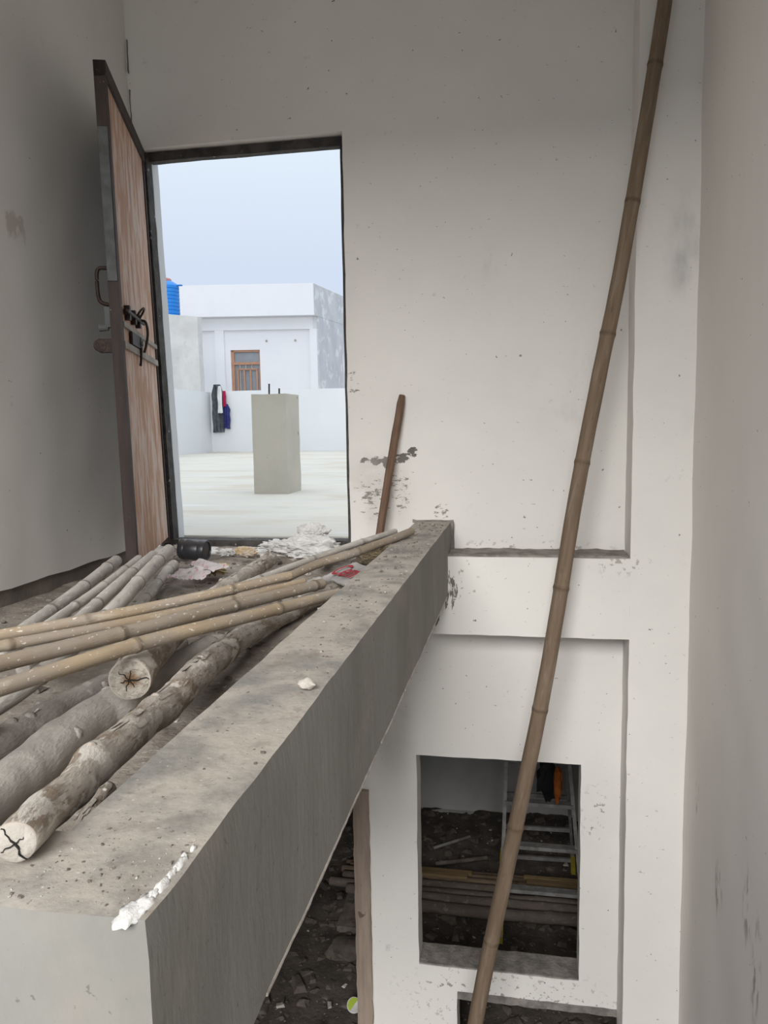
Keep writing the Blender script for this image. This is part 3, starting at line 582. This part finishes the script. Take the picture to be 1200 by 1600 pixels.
def log(name, ch, mats, label, seed, group=None, n=26, jit=.10, knots=3, nfl=0, wob=.006, cat='log', fsize=.014, crk=()):
    pts, rad = resample(ch, .012); rnd = random.Random(seed)
    pts = [p + wob*noise.noise_vector(Vector((seed*3.1, i*.06, 0))) for i, p in enumerate(pts)]
    kn = [(rnd.randrange(len(pts)//8, len(pts)-4), rnd.uniform(.1, .35)) for _ in range(knots)]
    rr = []
    for i, r in enumerate(rad):
        g = 1 + .05*noise.noise(Vector((seed, i*.07, 3)))
        for c, a in kn: g += a*.35*math.exp(-((i-c)/3.2)**2)
        rr.append(r*g)
    b_ = MB(); b_.tube(pts, rr, n, uo=seed*2.3, jit=jit, jf=20)
    o_ = b_.build(name, mats, origin=pts[0]); auto(o_, 55); tag(o_, label, cat, group)
    for c, a in kn:
        t_ = (pts[c+1]-pts[c]).normalized(); x = t_.cross(Vector((0,0,1))).normalized(); z = x.cross(t_); an = rnd.uniform(.5, 2.6)
        dv = x*math.cos(an)+z*math.sin(an); r = rr[c]
        kb = MB(); kb.tube([pts[c]+dv*r*.7, pts[c]+dv*r*1.02, pts[c]+dv*r*(1.05+a*.2)], [r*.36, r*.26, r*.15], 9, uo=an, jit=.15, jf=60)
        auto(kb.build('knot', [mats[0], mats[0], black], o_), 60)
    if crk:
        r = rr[0]; t_ = (pts[1]-pts[0]).normalized(); x = t_.cross(Vector((0,0,1))).normalized(); z = x.cross(t_); cb = MB()
        for an, ln, wd_ in crk:
            prev = None; sd = rnd.random()*9; steps = 9
            for q in range(steps+1):
                f = q/steps; rd = r*(.02 + ln*f); a = an + .35*noise.noise(Vector((f*3, sd, 0)))
                d_ = x*math.cos(a)+z*math.sin(a); n_ = -x*math.sin(a)+z*math.cos(a); w2 = wd_*r*(1.0-.75*f)*.5 + .0003
                bulg = r*(.075 if f*ln < .8 else .05)+.0026
                pr = [pts[0] - t_*bulg + d_*rd + n_*w2, pts[0] - t_*bulg + d_*rd - n_*w2, pts[0] + t_*.002 + d_*rd - n_*w2, pts[0] + t_*.002 + d_*rd + n_*w2]
                if prev: cb.add(prev + pr, [(0,1,5,4),(1,2,6,5),(2,3,7,6),(3,0,4,7)])
                prev = pr
        cb.build('crack', black, o_)
    if nfl: flakes(o_, pts, rr, nfl, seed, size=fsize)
    return o_
log('wooden_log', [(-.553,.728,.181,.0236),(-.61,.9,.15,.0268),(-.682,1.198,.1,.0315),(-.729,1.439,.07,.0335),(-.786,1.806,.04,.0355),(-.831,2.263,.0,.0335),(-.782,2.76,-.018,.030),(-.74,3.0,-.02,.028)], [log_pale, cut_pale, black], 'long crooked peeling log in front with a cracked pale end on the beam', 3, 'logs on the landing', nfl=44, knots=5, wob=.010, crk=((2.3, .95, .05), (5.2, .9, .06), (3.6, .7, .03), (.6, .45, .025)))
log('wooden_log', [(-.919,2.10,-.012,.040),(-.928,1.64,-.006,.046),(-.944,1.526,-.006,.047),(-.942,1.401,-.006,.048),(-.926,1.271,-.006,.0475),(-.907,1.153,-.002,.0465),(-.88,.93,.0,.046)], [log_grey, cut_tan, black], 'thick grey smooth log with a knobbly bump, second from the beam', 8, 'logs on the landing', nfl=0, knots=3, wob=.004)
log('wooden_log', [(-1.012,1.90,-.012,.038),(-1.012,1.833,-.012,.039),(-1.022,1.707,-.012,.0395),(-1.047,1.563,-.012,.040),(-1.052,1.342,-.010,.0395),(-1.05,.98,-.006,.038)], [log_dark, cut_tan, black], 'dark log with a pale scar, lying behind the thick grey log', 12, 'logs on the landing', nfl=6, knots=4, wob=.004)
log('wooden_log', [(-.841,1.497,.096,.0455),(-.902,1.729,.094,.044),(-1.048,2.43,.055,.036),(-1.162,3.40,.028,.032)], [log_pale, cut_heart, black], 'sawn log end facing out under the yellowest bamboo, cut face cracked at its heart', 17, 'logs on the landing', nfl=24, knots=2, wob=.0, jit=.06, crk=((.1, .9, .06), (1.3, .45, .025), (2.4, .6, .02), (3.5, .4, .025), (4.4, .55, .02), (5.4, .4, .025)))
log('branch_stub', [(-.672,1.0,.012,.014),(-.715,1.12,-.008,.019),(-.754,1.238,-.022,.016)], [log_pale, cut_pale, black], 'broken pale branch stub on the floor beneath the front log', 23, n=14, knots=1, nfl=18, cat='branch', fsize=.010)

# long pole leaning in the stairwell and the stick against the wall
zz = [(.585,3.585,2.65),(.566,3.575,2.372),(.475,3.545,1.753),(.3895,3.515,1.226),(.312,3.49,.822),(.2225,3.465,.327),(.142,3.44,-.205),(.0735,3.42,-.622),(-.0535,3.385,-1.275),(-.221,3.345,-2.150),(-.36,3.30,-3.085)]
rads = [.029,.030,.0305,.031,.032,.0325,.033,.034,.0355,.036,.036]
bamboo('bamboo_pole', [(*p, r) for p, r in zip(zz, rads)], [bamboo_old, cut_tan, black], 'very long brown bamboo pole leaning across the white wall on the right', node=.56, off=.02, n=20, uo=21.3, bulge=.12, step=.008)
b = MB(); P0, P1 = Vector((-.720, 3.745, .05)), Vector((-.602, 3.838, .785))
n_ = 16
b.tube([P0.lerp(P1, q/n_) + .004*noise.noise_vector(Vector((q*.3, 4, 0))) for q in range(n_+1)], [.0205 + .0015*noise.noise(Vector((q*.7, 0, 2))) - (.006 if q == n_ else 0) for q in range(n_+1)], 6, uo=4.4)
tag(auto(b.build('wooden_stick', [stick_m, stick_m, black], origin=P0), 30), 'short dark brown timber stick leaning upright against the wall by the doorway', 'stick')

# ------------------------------------------------------------------ other things
def crumple(c, rx, ry, rz, seed, mats, name, label, cat, amp=.45, freq=2.2, sub=4, parent=None, floor_z=None):
    bm = bmesh.new(); bmesh.ops.create_icosphere(bm, subdivisions=sub, radius=1)
    vs = []
    for v in bm.verts:
        p = v.co.copy(); s_ = Vector((seed*3.7, seed*1.9, 0))
        r = 1 + amp*(abs(noise.noise(p*freq + s_))*2 - .6) + amp*.5*(abs(noise.noise(p*freq*2.6 + s_))*2 - .5) + .12*noise.noise(p*9 + s_)
        q = Vector((p.x*rx, p.y*ry, p.z*rz))*r
        vs.append(Vector(c) + q)
    if floor_z is not None:
        for v in vs: v.z = max(v.z, floor_z + .1*(v.z-floor_z) if v.z < floor_z else v.z)
    fs = [[v.index for v in f.verts] for f in bm.faces]; bm.free()
    b_ = MB(); b_.add(vs, fs)
    o_ = b_.build(name, mats, parent, origin=(c[0], c[1], min(v.z for v in vs)))
    auto(o_, 32)
    return tag(o_, label, cat) if label else o_
def chip(c, r, seed, m_, name, label, cat, squash=.5):
    return crumple(c, r, r*.7, r*squash, seed, m_, name, label, cat, amp=.3, freq=1.4, sub=2)
# black plastic can on its side
a, c = Vector((-1.628, 3.440, .062)), Vector((-1.488, 3.432, .057)); d = (c-a); L = d.length; d.normalize()
M_ = Matrix.Translation(a) @ d.to_track_quat('Z', 'Y').to_matrix().to_4x4()
t = thing('plastic_jar', (-1.55, 3.44, .01), 'black plastic jar lying on its side by the door threshold', 'jar')
b = MB(); b.lathe([(.040,.0),(.047,.003),(.050,.010),(.050,.030),(.0485,.034),(.050,.038),(.050,.098),(.046,.106)], 32, M_); auto(b.build('jar_body', can_m, t), 40)
b = MB(); b.lathe([(.047,.104),(.0505,.106),(.051,.112),(.051,.130),(.0485,.136),(.043,.137),(.042,.132)], 32, M_); auto(b.build('lid', can_m, t), 40)
# rubbish at the threshold
crumple((-1.06, 3.64, .045), .17, .085, .05, 2, poly_white, 'plastic_bag', 'large crumpled dusty white plastic bag against the threshold', 'bag', amp=.24, freq=1.7, sub=5, floor_z=-.01)
crumple((-1.05, 3.72, .105), .085, .045, .05, 5, poly_white, 'plastic_bag', 'small white bag heaped on top of the large crumpled one', 'bag', amp=.26, freq=1.8, sub=5)
crumple((-1.22, 3.72, .035), .10, .06, .028, 7, poly_white, 'torn_sheet', 'torn frilly white plastic sheet left of the crumpled bag', 'plastic', amp=.5, freq=3.0, sub=5, floor_z=-.01)
crumple((-.93, 3.42, .05), .12, .06, .03, 9, poly_white, 'torn_sheet', 'flat white plastic scrap below the whitewashed pole end', 'plastic', amp=.35, sub=5, floor_z=-.02)
crumple((-1.36, 3.60, .028), .055, .030, .026, 11, tan_paper, 'paper_packet', 'small tan and white packet left of the crumpled bag', 'packet', amp=.25)
crumple((-1.40, 3.27, .004), .060, .035, .026, 13, gold, 'foil_wrapper', 'crinkled gold wrapper in front of the black jar', 'wrapper', amp=.7, freq=3)
crumple((-1.46, 3.60, .022), .05, .028, .016, 15, poly_white, 'paper_scrap', 'small pale paper scrap behind the black jar lid', 'scrap', amp=.6, freq=3)
crumple((-1.70, 3.58, .03), .06, .035, .03, 16, stone_pale, 'paper_scrap', 'grubby scrap in the corner by the door hinge', 'scrap', amp=.6, freq=3)
def sheet(name, p0, ax, ay, nx, nyy, amp, seed, mats, label, cat, th=.002):
    b_ = MB(); p0, ax, ay = Vector(p0), Vector(ax), Vector(ay); nn = ax.cross(ay).normalized(); vs = []
    for s_ in (0, 1):
        for i in range(nx+1):
            for j in range(nyy+1):
                u, v = i/nx, j/nyy
                h_ = amp*(noise.noise(Vector((u*3, v*3, seed))) + .6*abs(noise.noise(Vector((u*8, v*4, seed+3)))))
                e_ = .04*noise.noise(Vector((u*6, v*6, seed+8)))
                vs.append(p0 + ax*(u+e_) + ay*(v+e_) + nn*(h_ + s_*th))
    k_ = (nx+1)*(nyy+1); g = lambda i, j: i*(nyy+1)+j
    fs = []
    for i in range(nx):
        for j in range(nyy):
            q = (g(i,j), g(i+1,j), g(i+1,j+1), g(i,j+1)); fs.append(q); fs.append(tuple(k_+x for x in reversed(q)))
    rim = [g(i,0) for i in range(nx+1)] + [g(nx,j) for j in range(1, nyy+1)] + [g(i,nyy) for i in range(nx-1,-1,-1)] + [g(0,j) for j in range(nyy-1,0,-1)]
    for q in range(len(rim)):
        a_, c_ = rim[q], rim[(q+1) % len(rim)]; fs.append((a_, c_, k_+c_, k_+a_))
    b_.add(vs, fs); o_ = b_.build(name, mats, origin=p0); auto(o_, 40); return tag(o_, label, cat)
sheet('plastic_wrapper', (-1.50, 3.02, .0), (.20, -.10, .02), (.03, .09, .03), 16, 7, .018, 3, poly_pink, 'flattened white and pink plastic wrapper by the grey poles', 'wrapper')
sheet('plastic_wrapper', (-1.49, 3.20, .03), (.235, -.26, .02), (.06, .025, .02), 16, 5, .014, 6, poly_pink, 'narrow folded white wrapper with a red tip, below the gold wrapper', 'wrapper')
sk = sheet('cement_sack', (-.84, 3.08, .0), (.17, -.26, .03), (.12, .09, .05), 18, 8, .008, 9, sack, 'grey woven cement sack with red lettering, wedged beside the beam', 'sack', th=.006)
# lettering on the sack
cu = bpy.data.curves.new('lettering', 'FONT'); cu.body = 'Cem'; cu.size = .13; cu.extrude = .0006; cu.offset = .0012
to = bpy.data.objects.new('lettering_source', cu); col.objects.link(to); bpy.context.view_layer.update()
tm = bpy.data.meshes.new_from_object(to.evaluated_get(bpy.context.evaluated_depsgraph_get())); bpy.data.objects.remove(to); bpy.data.curves.remove(cu)
tx = bpy.data.objects.new('lettering', tm); col.objects.link(tx); tx.parent = sk; tm.materials.clear(); tm.materials.append(red_ink)
ax_, ay_ = Vector((.17, -.26, .03)).normalized(), Vector((.12, .09, .05)); nn_ = ax_.cross(ay_).normalized(); ay_ = nn_.cross(ax_)
Mt = Matrix((ax_, ay_, nn_)).transposed().to_4x4(); Mt.translation = Vector((.17, -.26, .03))*.10 + Vector((.12, .09, .05))*.22 + nn_*.016; tx.matrix_local = Mt
tag(tx, 'red lettering reading Cem')
# heap of straw by the beam
hp = thing('straw_heap', (-.68, 3.45, .0), 'dark heap of dry straw between the bamboo tip and the beam', 'straw')
crumple((-.675, 3.42, .03), .10, .20, .06, 21, straw_m, 'heap', None, None, parent=hp, sub=3, amp=.3)
rnd = random.Random(5); b = MB()
for q in range(420):
    p = Vector((-.665 + rnd.gauss(0, .042), 3.42 + rnd.gauss(0, .11), .075 + rnd.uniform(-.03, .02))); d = Vector((rnd.uniform(-1,1), rnd.uniform(-1,1), rnd.uniform(-.3,.5))).normalized()*rnd.uniform(.015, .04)
    r = .0011; s_ = d.cross(Vector((0,0,1))).normalized()*r
    b.add([p-s_, p+s_, p+d+s_*.4, p+d-s_*.4, p+Vector((0,0,r*2)), p+d+Vector((0,0,r))], [(0,1,2,3),(0,4,5,3),(1,2,5,4),(0,1,4),(2,3,5)])
b.build('straws', [mat('pale_straw', (.30,.24,.14), (.15,.11,.07), s=40, bump=0)], hp, kind='stuff')
chip((-.393, 1.324, .164), .017, 31, stone_pale, 'plaster_lump', 'single pale plaster lump sitting on the beam top', 'rubble', .7)
chip((-.924, 2.163, .0), .032, 33, stone_pale, 'brick_chip', 'tan masonry chip beside the hollow bamboo', 'rubble')
chip((-.715, 2.66, -.028), .030, 35, stone_pale, 'brick_chip', 'pale chip on the floor under the ends of the tan bamboos', 'rubble')
chip((-1.055, 1.30, .058), .034, 37, cut_tan, 'wood_chip', 'tan wood chip on the dark log at the left edge', 'chip', .35)
chip((-1.79, 3.30, .018), .022, 39, stone_pale, 'plaster_chip', 'white plaster chip at the foot of the left wall', 'rubble')

# ---- room below
lad = thing('step_ladder', (.12, 5.7, -3.05), 'grey step ladder standing inside the room behind the lower window hole', 'ladder')
FL, FR, TL, TR = Vector((-.165, 5.245, -3.02)), Vector((.43, 5.245, -3.02)), Vector((-.115, 5.585, -1.40)), Vector((.285, 5.585, -1.40))
RL, RR, UL, UR = Vector((-.18, 6.13, -2.98)), Vector((.40, 6.15, -2.98)), Vector((-.10, 5.665, -1.40)), Vector((.27, 5.665, -1.40))
for p, q in ((FL, TL), (FR, TR)): MB().bar(p, q, .026, .05, (0, 1, 0)).build('rail', ladder_m, lad)
for p, q in ((RL, UL), (RR, UR)): MB().bar(p, q, .022, .04, (0, 1, 0)).build('rear_leg', ladder_m, lad)
for q in range(5):
    f = (.33 + .305*q)/1.655
    if q == 0: f = .20
    MB().bar(FL.lerp(TL, f), FR.lerp(TR, f), .065, .026).build('step', ladder_m, lad)
for f in (.04, .235, .44, .64): MB().bar(RL.lerp(UL, f), RR.lerp(UR, f), .022, .03).build('rear_brace', ladder_m, lad)
MB().bar(TL + Vector((-.03, .02, .01)), TR + Vector((.03, .02, .01)), .16, .03).build('top_cap', ladder_m, lad)
for p, q in ((FL, TL), (FR, TR), (RL, UL), (RR, UR)):
    MB().bar(p - Vector((0,0,.05)), p.lerp(q, .075), .036, .062, (0, 1, 0)).build('foot_cap', yellow_m, lad)
crumple((.165, 5.415, -1.90), .075, .05, .16, 41, bag_b, 'cloth_bag', 'black bag hanging on the ladder above the top visible step', 'bag', amp=.3, sub=3)
crumple((.238, 5.36, -1.91), .032, .04, .13, 43, bag_o, 'orange_cloth', 'orange cloth hanging beside the black bag on the ladder', 'cloth', amp=.3, sub=3)
lab = ['topmost', 'second', 'third', 'fourth', 'fifth', 'sixth', 'lowest']
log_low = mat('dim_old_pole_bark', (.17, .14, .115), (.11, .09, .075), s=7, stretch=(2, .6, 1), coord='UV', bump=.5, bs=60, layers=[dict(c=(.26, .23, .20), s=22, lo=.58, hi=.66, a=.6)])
spec = [(5.80, -2.985, .026, bamboo_old, -1.45, 1.05), (5.715, -2.96, .030, bamboo_old, -1.40, 1.0), (5.63, -2.94, .030, bamboo_old, -1.45, 1.1), (5.54, -2.935, .034, log_low, -1.42, 1.0),
        (5.442, -2.935, .036, log_low, -1.5, 1.05), (5.36, -2.93, .038, log_low, -1.35, 1.0), (5.255, -2.94, .044, log_low, -1.2, 1.1)]
for q, (y, z, r, m_, x0, x1) in enumerate(spec):
    y += .10 + (.004 if q == 6 else 0); z += .012
    bamboo('stacked_pole', [(x0, y + .02, z, r), (-.9, y-.012*math.sin(q*2), z, r*1.06), (-.5, y - .01, z+.004, r), (-.1, y+.012*math.sin(q*3), z, r*.94), (.2, y+.008, z-.003, r), (.6, y-.01*math.sin(q*5), z+.003, r*1.05), (x1, y - .015, z, r*.95)], [m_, cut_tan, black],
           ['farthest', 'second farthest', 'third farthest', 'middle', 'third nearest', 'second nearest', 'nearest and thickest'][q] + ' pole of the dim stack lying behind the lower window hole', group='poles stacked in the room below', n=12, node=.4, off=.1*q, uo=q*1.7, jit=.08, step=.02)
for q, (y, z, x0, x1) in enumerate(((5.765, -2.885, -1.0, -.40), (5.675, -2.862, -.92, -.43))):
    b = MB(); b.box((x0, y-.022, z-.012), (x1, y+.022, z+.012)); tag(bevel(b.build('timber_plank', plank_m, origin=(x0, y, z-.012)), .003), ('rear' if q == 0 else 'front') + ' yellow plank of the pair on the dim pole stack, left in the lower window', 'plank', 'yellow planks in the room below')
for q, (y, z, x0, x1) in enumerate(((5.775, -2.885, .0, .62), (5.68, -2.862, .02, .60))):
    b = MB(); b.box((x0, y-.02, z-.012), (x1, y+.02, z+.012)); tag(bevel(b.build('timber_plank', plank_m, origin=(x0, y, z-.012)), .003), ('rear' if q == 0 else 'front') + ' timber plank on the dim pole stack, behind the ladder steps', 'plank', 'yellow planks in the room below')
for q, x in enumerate((-1.25, .95)):
    b = MB(); b.solid(spans([x-.11, x+.11], .06), spans([5.17, 5.85], .08), lambda a_, c_: True, [-3.13, -3.06, -3.02], 'xyz'); b.jitter(.01, 9)
    tag(b.build('stone_block', stone_dark, origin=(x, 5.5, -3.13)), ('left' if q == 0 else 'right') + ' rough block propping up the dim pole stack', 'block')
b = MB(); b.tube([(-.76, 6.22, -2.96), (-.46, 6.40, -2.93)], [.014, .014], 8); tag(b.build('metal_pipe', [ladder_m, ladder_m, black], smooth=True, origin=(-.76, 6.22, -2.98)), 'thin pale pipe lying on rubble near the far wall of the room below', 'pipe')
b = MB(); b.tube([(-.72, 6.02, -2.98), (-.30, 6.12, -2.95)], [.018, .018], 8); tag(b.build('metal_pipe', [stone_dark, stone_dark, black], smooth=True, origin=(-.72, 6.02, -3.0)), 'dull pipe lying in front of the thin pale pipe', 'pipe')
t = thing('plastic_tub', (-1.06, 4.42, -3.10), 'lime green and white tub lid on the rubble inside the lower doorway', 'tub')
M_ = Matrix.Translation((-1.062, 4.43, -3.03)) @ Matrix.Rotation(.75, 4, 'X') @ Matrix.Rotation(.25, 4, 'Y')
MB().lathe([(.030,-.06),(.043,-.012),(.046,-.004),(.046,.006),(.042,.009),(.040,.006)], 24, M_).build('tub_body', poly_white, t, smooth=True)
b = MB(); b.add([M_ @ Vector((.041*math.cos(a_), .041*math.sin(a_), z_)) for z_ in (.0065, .0098) for a_ in [1.0+PI*q/14 for q in range(15)]], [tuple(range(14,-1,-1)), tuple(range(15,30))] + [(q, q+1, q+16, q+15) for q in range(14)] + [(14, 0, 15, 29)]); b.build('green_label', green_m, t)
for q, (c_, rx, ry, rz) in enumerate((((-1.20, 4.98, -3.05), .19, .13, .05), ((-.93, 5.04, -3.04), .08, .09, .04), ((-1.02, 5.32, -3.05), .09, .06, .04))):
    crumple(c_, rx, ry, rz, 51+q, stone_low, 'sack_lump', ['large dusty flattened sack on the rubble seen through the lower doorway', 'angular dusty slab beside the jamb of the lower doorway', 'dusty lump behind the flattened sack in the lower doorway'][q], 'sack', amp=.22, freq=1.5, sub=3)

# ------------------------------------------------------------------ roof terrace and the neighbours
b = MB(); b.solid(spans([-8.5, 6.0], .5), spans([4.016, 19.6], .5), lambda x, y: True, [-.3, .045], 'xyz'); tag(b.build('roof_deck', deck_m), 'pale water stained roof terrace outside the doorway', 'roof', kind=ST)
b = MB(); b.solid(spans([-8.07, 6.0], .4), spans([-.3, 1.615], .3), lambda x, z: True, [19.2, 19.4], 'xzy'); b.jitter(.01, .9); tag(b.build('parapet_rear', para_m), 'whitewashed parapet across the far end of the terrace', 'parapet', kind=ST)
b = MB(); b.solid(spans([4.4, 19.4], .4), spans([-.3, 1.60], .3), lambda y, z: True, [-8.27, -8.07], 'yzx'); b.jitter(.01, .9); tag(b.build('parapet_left', para_m), 'whitewashed parapet along the left side of the terrace', 'parapet', kind=ST)
t = thing('concrete_column', (-2.24, 6.84, .045), 'square grey concrete column stub standing alone on the roof terrace', 'column')
b = MB(); b.solid(spans([-2.405, -2.085], .05), spans([6.64, 7.04], .05), lambda x, y: True, spans([.04, .937], .06), 'xyz'); b.jitter(.004, 6); auto(b.build('shaft', stub_m, t), 35)
for x, y, z in ((-2.284, 6.78, 1.034), (-2.235, 6.92, .998)): MB().tube([(x, y, .92), (x+.003, y, z)], [.008, .008], 8).build('rebar', iron, t)
chip((-1.17, 5.95, .06), .018, 61, stone_dark, 'pebble', 'small dark stone lying alone on the roof terrace', 'stone')
# clothes over the parapet
def garment(name, x0, x1, zb, zt, y, seed, m_, label, wtop=.7, th=.05, nf=3.5, hang=.03):
    b_ = MB(); nx, nz_ = 18, 26; vs = []
    for s_ in (0, 1):
        for j in range(nz_+1):
            v = j/nz_
            for i in range(nx+1):
                u = i/nx
                wd = 1 if v < .8 else 1 - (1-wtop)*((v-.8)/.2)
                x = (x0+x1)/2 + (u-.5)*(x1-x0)*wd + .02*noise.noise(Vector((v*4, seed, u)))
                z = zb + (zt-zb)*v + .03*noise.noise(Vector((u*3, seed, 2)))*(1-v)
                f_ = .5+.5*math.sin(u*nf*2*PI + seed + 1.5*noise.noise(Vector((v*2, seed, 0))))
                yy = y - (th*(.35 + .65*f_)*math.sin(PI*min(1, max(0, u)))**.5 if s_ == 0 else -.004)
                vs.append((x, yy, z))
    k_ = (nx+1)*(nz_+1); g = lambda j, i: j*(nx+1)+i; fs = []
    for j in range(nz_):
        for i in range(nx):
            q = (g(j,i), g(j,i+1), g(j+1,i+1), g(j+1,i)); fs.append(q); fs.append(tuple(k_+x for x in reversed(q)))
    rim = [g(0,i) for i in range(nx+1)] + [g(j,nx) for j in range(1,nz_+1)] + [g(nz_,i) for i in range(nx-1,-1,-1)] + [g(j,0) for j in range(nz_-1,0,-1)]
    for q in range(len(rim)): fs.append((rim[q], rim[(q+1)%len(rim)], k_+rim[(q+1)%len(rim)], k_+rim[q]))
    b_.add(vs, fs); o_ = b_.build(name, m_, origin=((x0+x1)/2, y, zb)); auto(o_, 60); return tag(o_, label, 'clothing', 'clothes hung on the parapet')
garment('grey_trousers', -8.02, -7.70, .56, 1.79, 19.17, 1.0, cloth_grey, 'long grey denim garment draped over the far parapet', .55, .12)
garment('white_shirt', -7.80, -7.675, 1.05, 1.74, 19.02, 2.2, cloth_white, 'white cloth hung over the parapet beside the grey garment', .5, .06)
garment('red_scarf', -7.68, -7.59, 1.22, 1.62, 19.07, 3.1, cloth_red, 'small crimson cloth between the white cloth and the navy one', .7, .04)
garment('navy_jacket', -7.695, -7.52, .66, 1.28, 19.12, 4.6, cloth_navy, 'navy garment hanging lowest on the right of the parapet clothes', .55, .07)

# neighbour's house
C0, Lf, Bk = Vector((-7.398, 27.0, 0)), Vector((-12.005, 26.21, 0)), Vector((-7.008, 30.031, 0))
ex, ey = (Lf-C0).normalized(), (Bk-C0).normalized()
hs = thing('neighbour_house', (-9.5, 28.0, -3.0), 'pale flat roofed house beyond the parapet with an orange brown window', 'house')
def hb(s0, s1, d0, d1, z0, z1, b_=None):
    b_ = b_ or MB(); q = [C0 + ex*s + ey*d for s, d in ((s0,d0),(s1,d0),(s1,d1),(s0,d1))]
    return b_.add([p + Vector((0,0,z)) for z in (z0, z1) for p in q], [(0,3,2,1),(4,5,6,7),(0,1,5,4),(1,2,6,5),(2,3,7,6),(3,0,4,7)])
W_ = .0
b = hb(.02, 2.12, .46, .60, -3, 4.6); hb(3.18, 5.4, .46, .60, -3, 4.6, b); hb(2.12, 3.18, .46, .60, -3, 1.95, b); hb(2.12, 3.18, .46, .60, 3.47, 4.6, b); b.build('front_wall', house_m, hs)
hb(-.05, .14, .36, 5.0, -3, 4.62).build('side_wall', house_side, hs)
hb(-.05, 5.4, .0, 5.0, 4.60, 5.70).build('roof_parapet', house_m, hs)
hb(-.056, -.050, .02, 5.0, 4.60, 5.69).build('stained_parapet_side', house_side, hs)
hb(.0, .26, .345, .46, -3, 4.158).build('pilaster', house_m, hs)
hb(3.36, 3.68, .36, .47, -3, 4.158).build('pilaster', house_m, hs)
hb(.0, 5.4, .36, .47, 4.16, 4.6).build('lintel_band', house_m, hs)
wn = thing('house_window', (0,0,0), None, None); wn.parent = hs; wn.location = (0,0,0)
b = hb(3.08, 3.18, .50, .58, 1.95, 3.47); hb(2.12, 2.17, .50, .58, 1.95, 3.47, b); hb(2.12, 3.18, .50, .58, 3.40, 3.47, b); hb(2.12, 3.18, .49, .58, 2.95, 3.04, b); b.build('window_frame', win_wood, wn)
hb(2.14, 3.14, .565, .58, 1.95, 3.44).build('window_pane', glass_d, wn)
for s in (2.24, 2.47, 2.70, 2.93): hb(s, s+.055, .50, .53, 1.95, 2.78).build('window_bar', win_wood, wn)
hb(2.24, 2.985, .50, .53, 2.76, 2.81).build('window_bar', win_wood, wn)
for s in (2.44, 2.66, 2.87): hb(s, s+.02, .51, .53, 1.95 if s == 2.87 else 2.8, 2.96).build('cream_bar', win_bar, wn)
for s in (.82, 1.86):
    p = C0 + ex*s + ey*.45 + Vector((0, 0, 3.78)); MB().tube([p, p + ey*(-.03)], [.045, .03], 10).build('wall_socket', stub_m, hs)
# grey rendered stair head and its tank
b = MB(); b.solid(spans([-12.0, -9.6, -8.42], .3), spans([19.42, 19.7, 21.8], .3), lambda x, y: y < 19.7 or x < -9.6, spans([-.3, 3.62], .4), 'xyz'); b.jitter(.02, .7)
for i, p in enumerate(b.v):
    if p.z > 3.5: b.v[i] = p + Vector((0, 0, .06-.12*max(0, min(1, (p.x+9.4)/1.0))))
tag(b.build('stair_head', block_m, origin=(-10, 20, -.3)), 'rough grey rendered block left of the pale house', 'building')
tk = thing('water_tank', (-10.02, 21.0, 3.66), 'blue plastic roof water tank with a red lid above the grey block', 'tank')
b = MB(); prof = [(.30, 3.66)]
for q in range(10):
    z = 3.67 + q*.10; prof += [(.36, z), (.36, z+.07), (.345, z+.085)]
prof += [(.36, 4.63), (.345, 4.66), (.29, 4.72), (.19, 4.78)]
M_ = Matrix.Translation((-10.02, 21.0, .04)); auto(b.lathe(prof, 28, M_).build('tank_body', tank_m, tk), 40)
b = MB(); b.lathe([(.16, 4.76), (.16, 4.82), (.13, 4.86), (.05, 4.88)], 20, M_); b.build('lid', lid_red, tk, smooth=True)
b = MB(); b.box((-9.95, 20.95, 4.68), (-9.54, 21.05, 4.71)); b.build('rim_flap', tank_m, tk)
b = MB(); b.box((-10.26, 20.60, 4.22), (-9.96, 20.65, 4.30)); bevel(b.build('white_label', cloth_white, tk), .01)
# ground outside, far below
b = MB(); b.box((-80, -80, -3.5), (80, 90, -3.3)); tag(b.build('ground', mat('far_ground', (.30, .29, .27), bump=0)), 'ground far below around the building', 'ground', kind=ST)
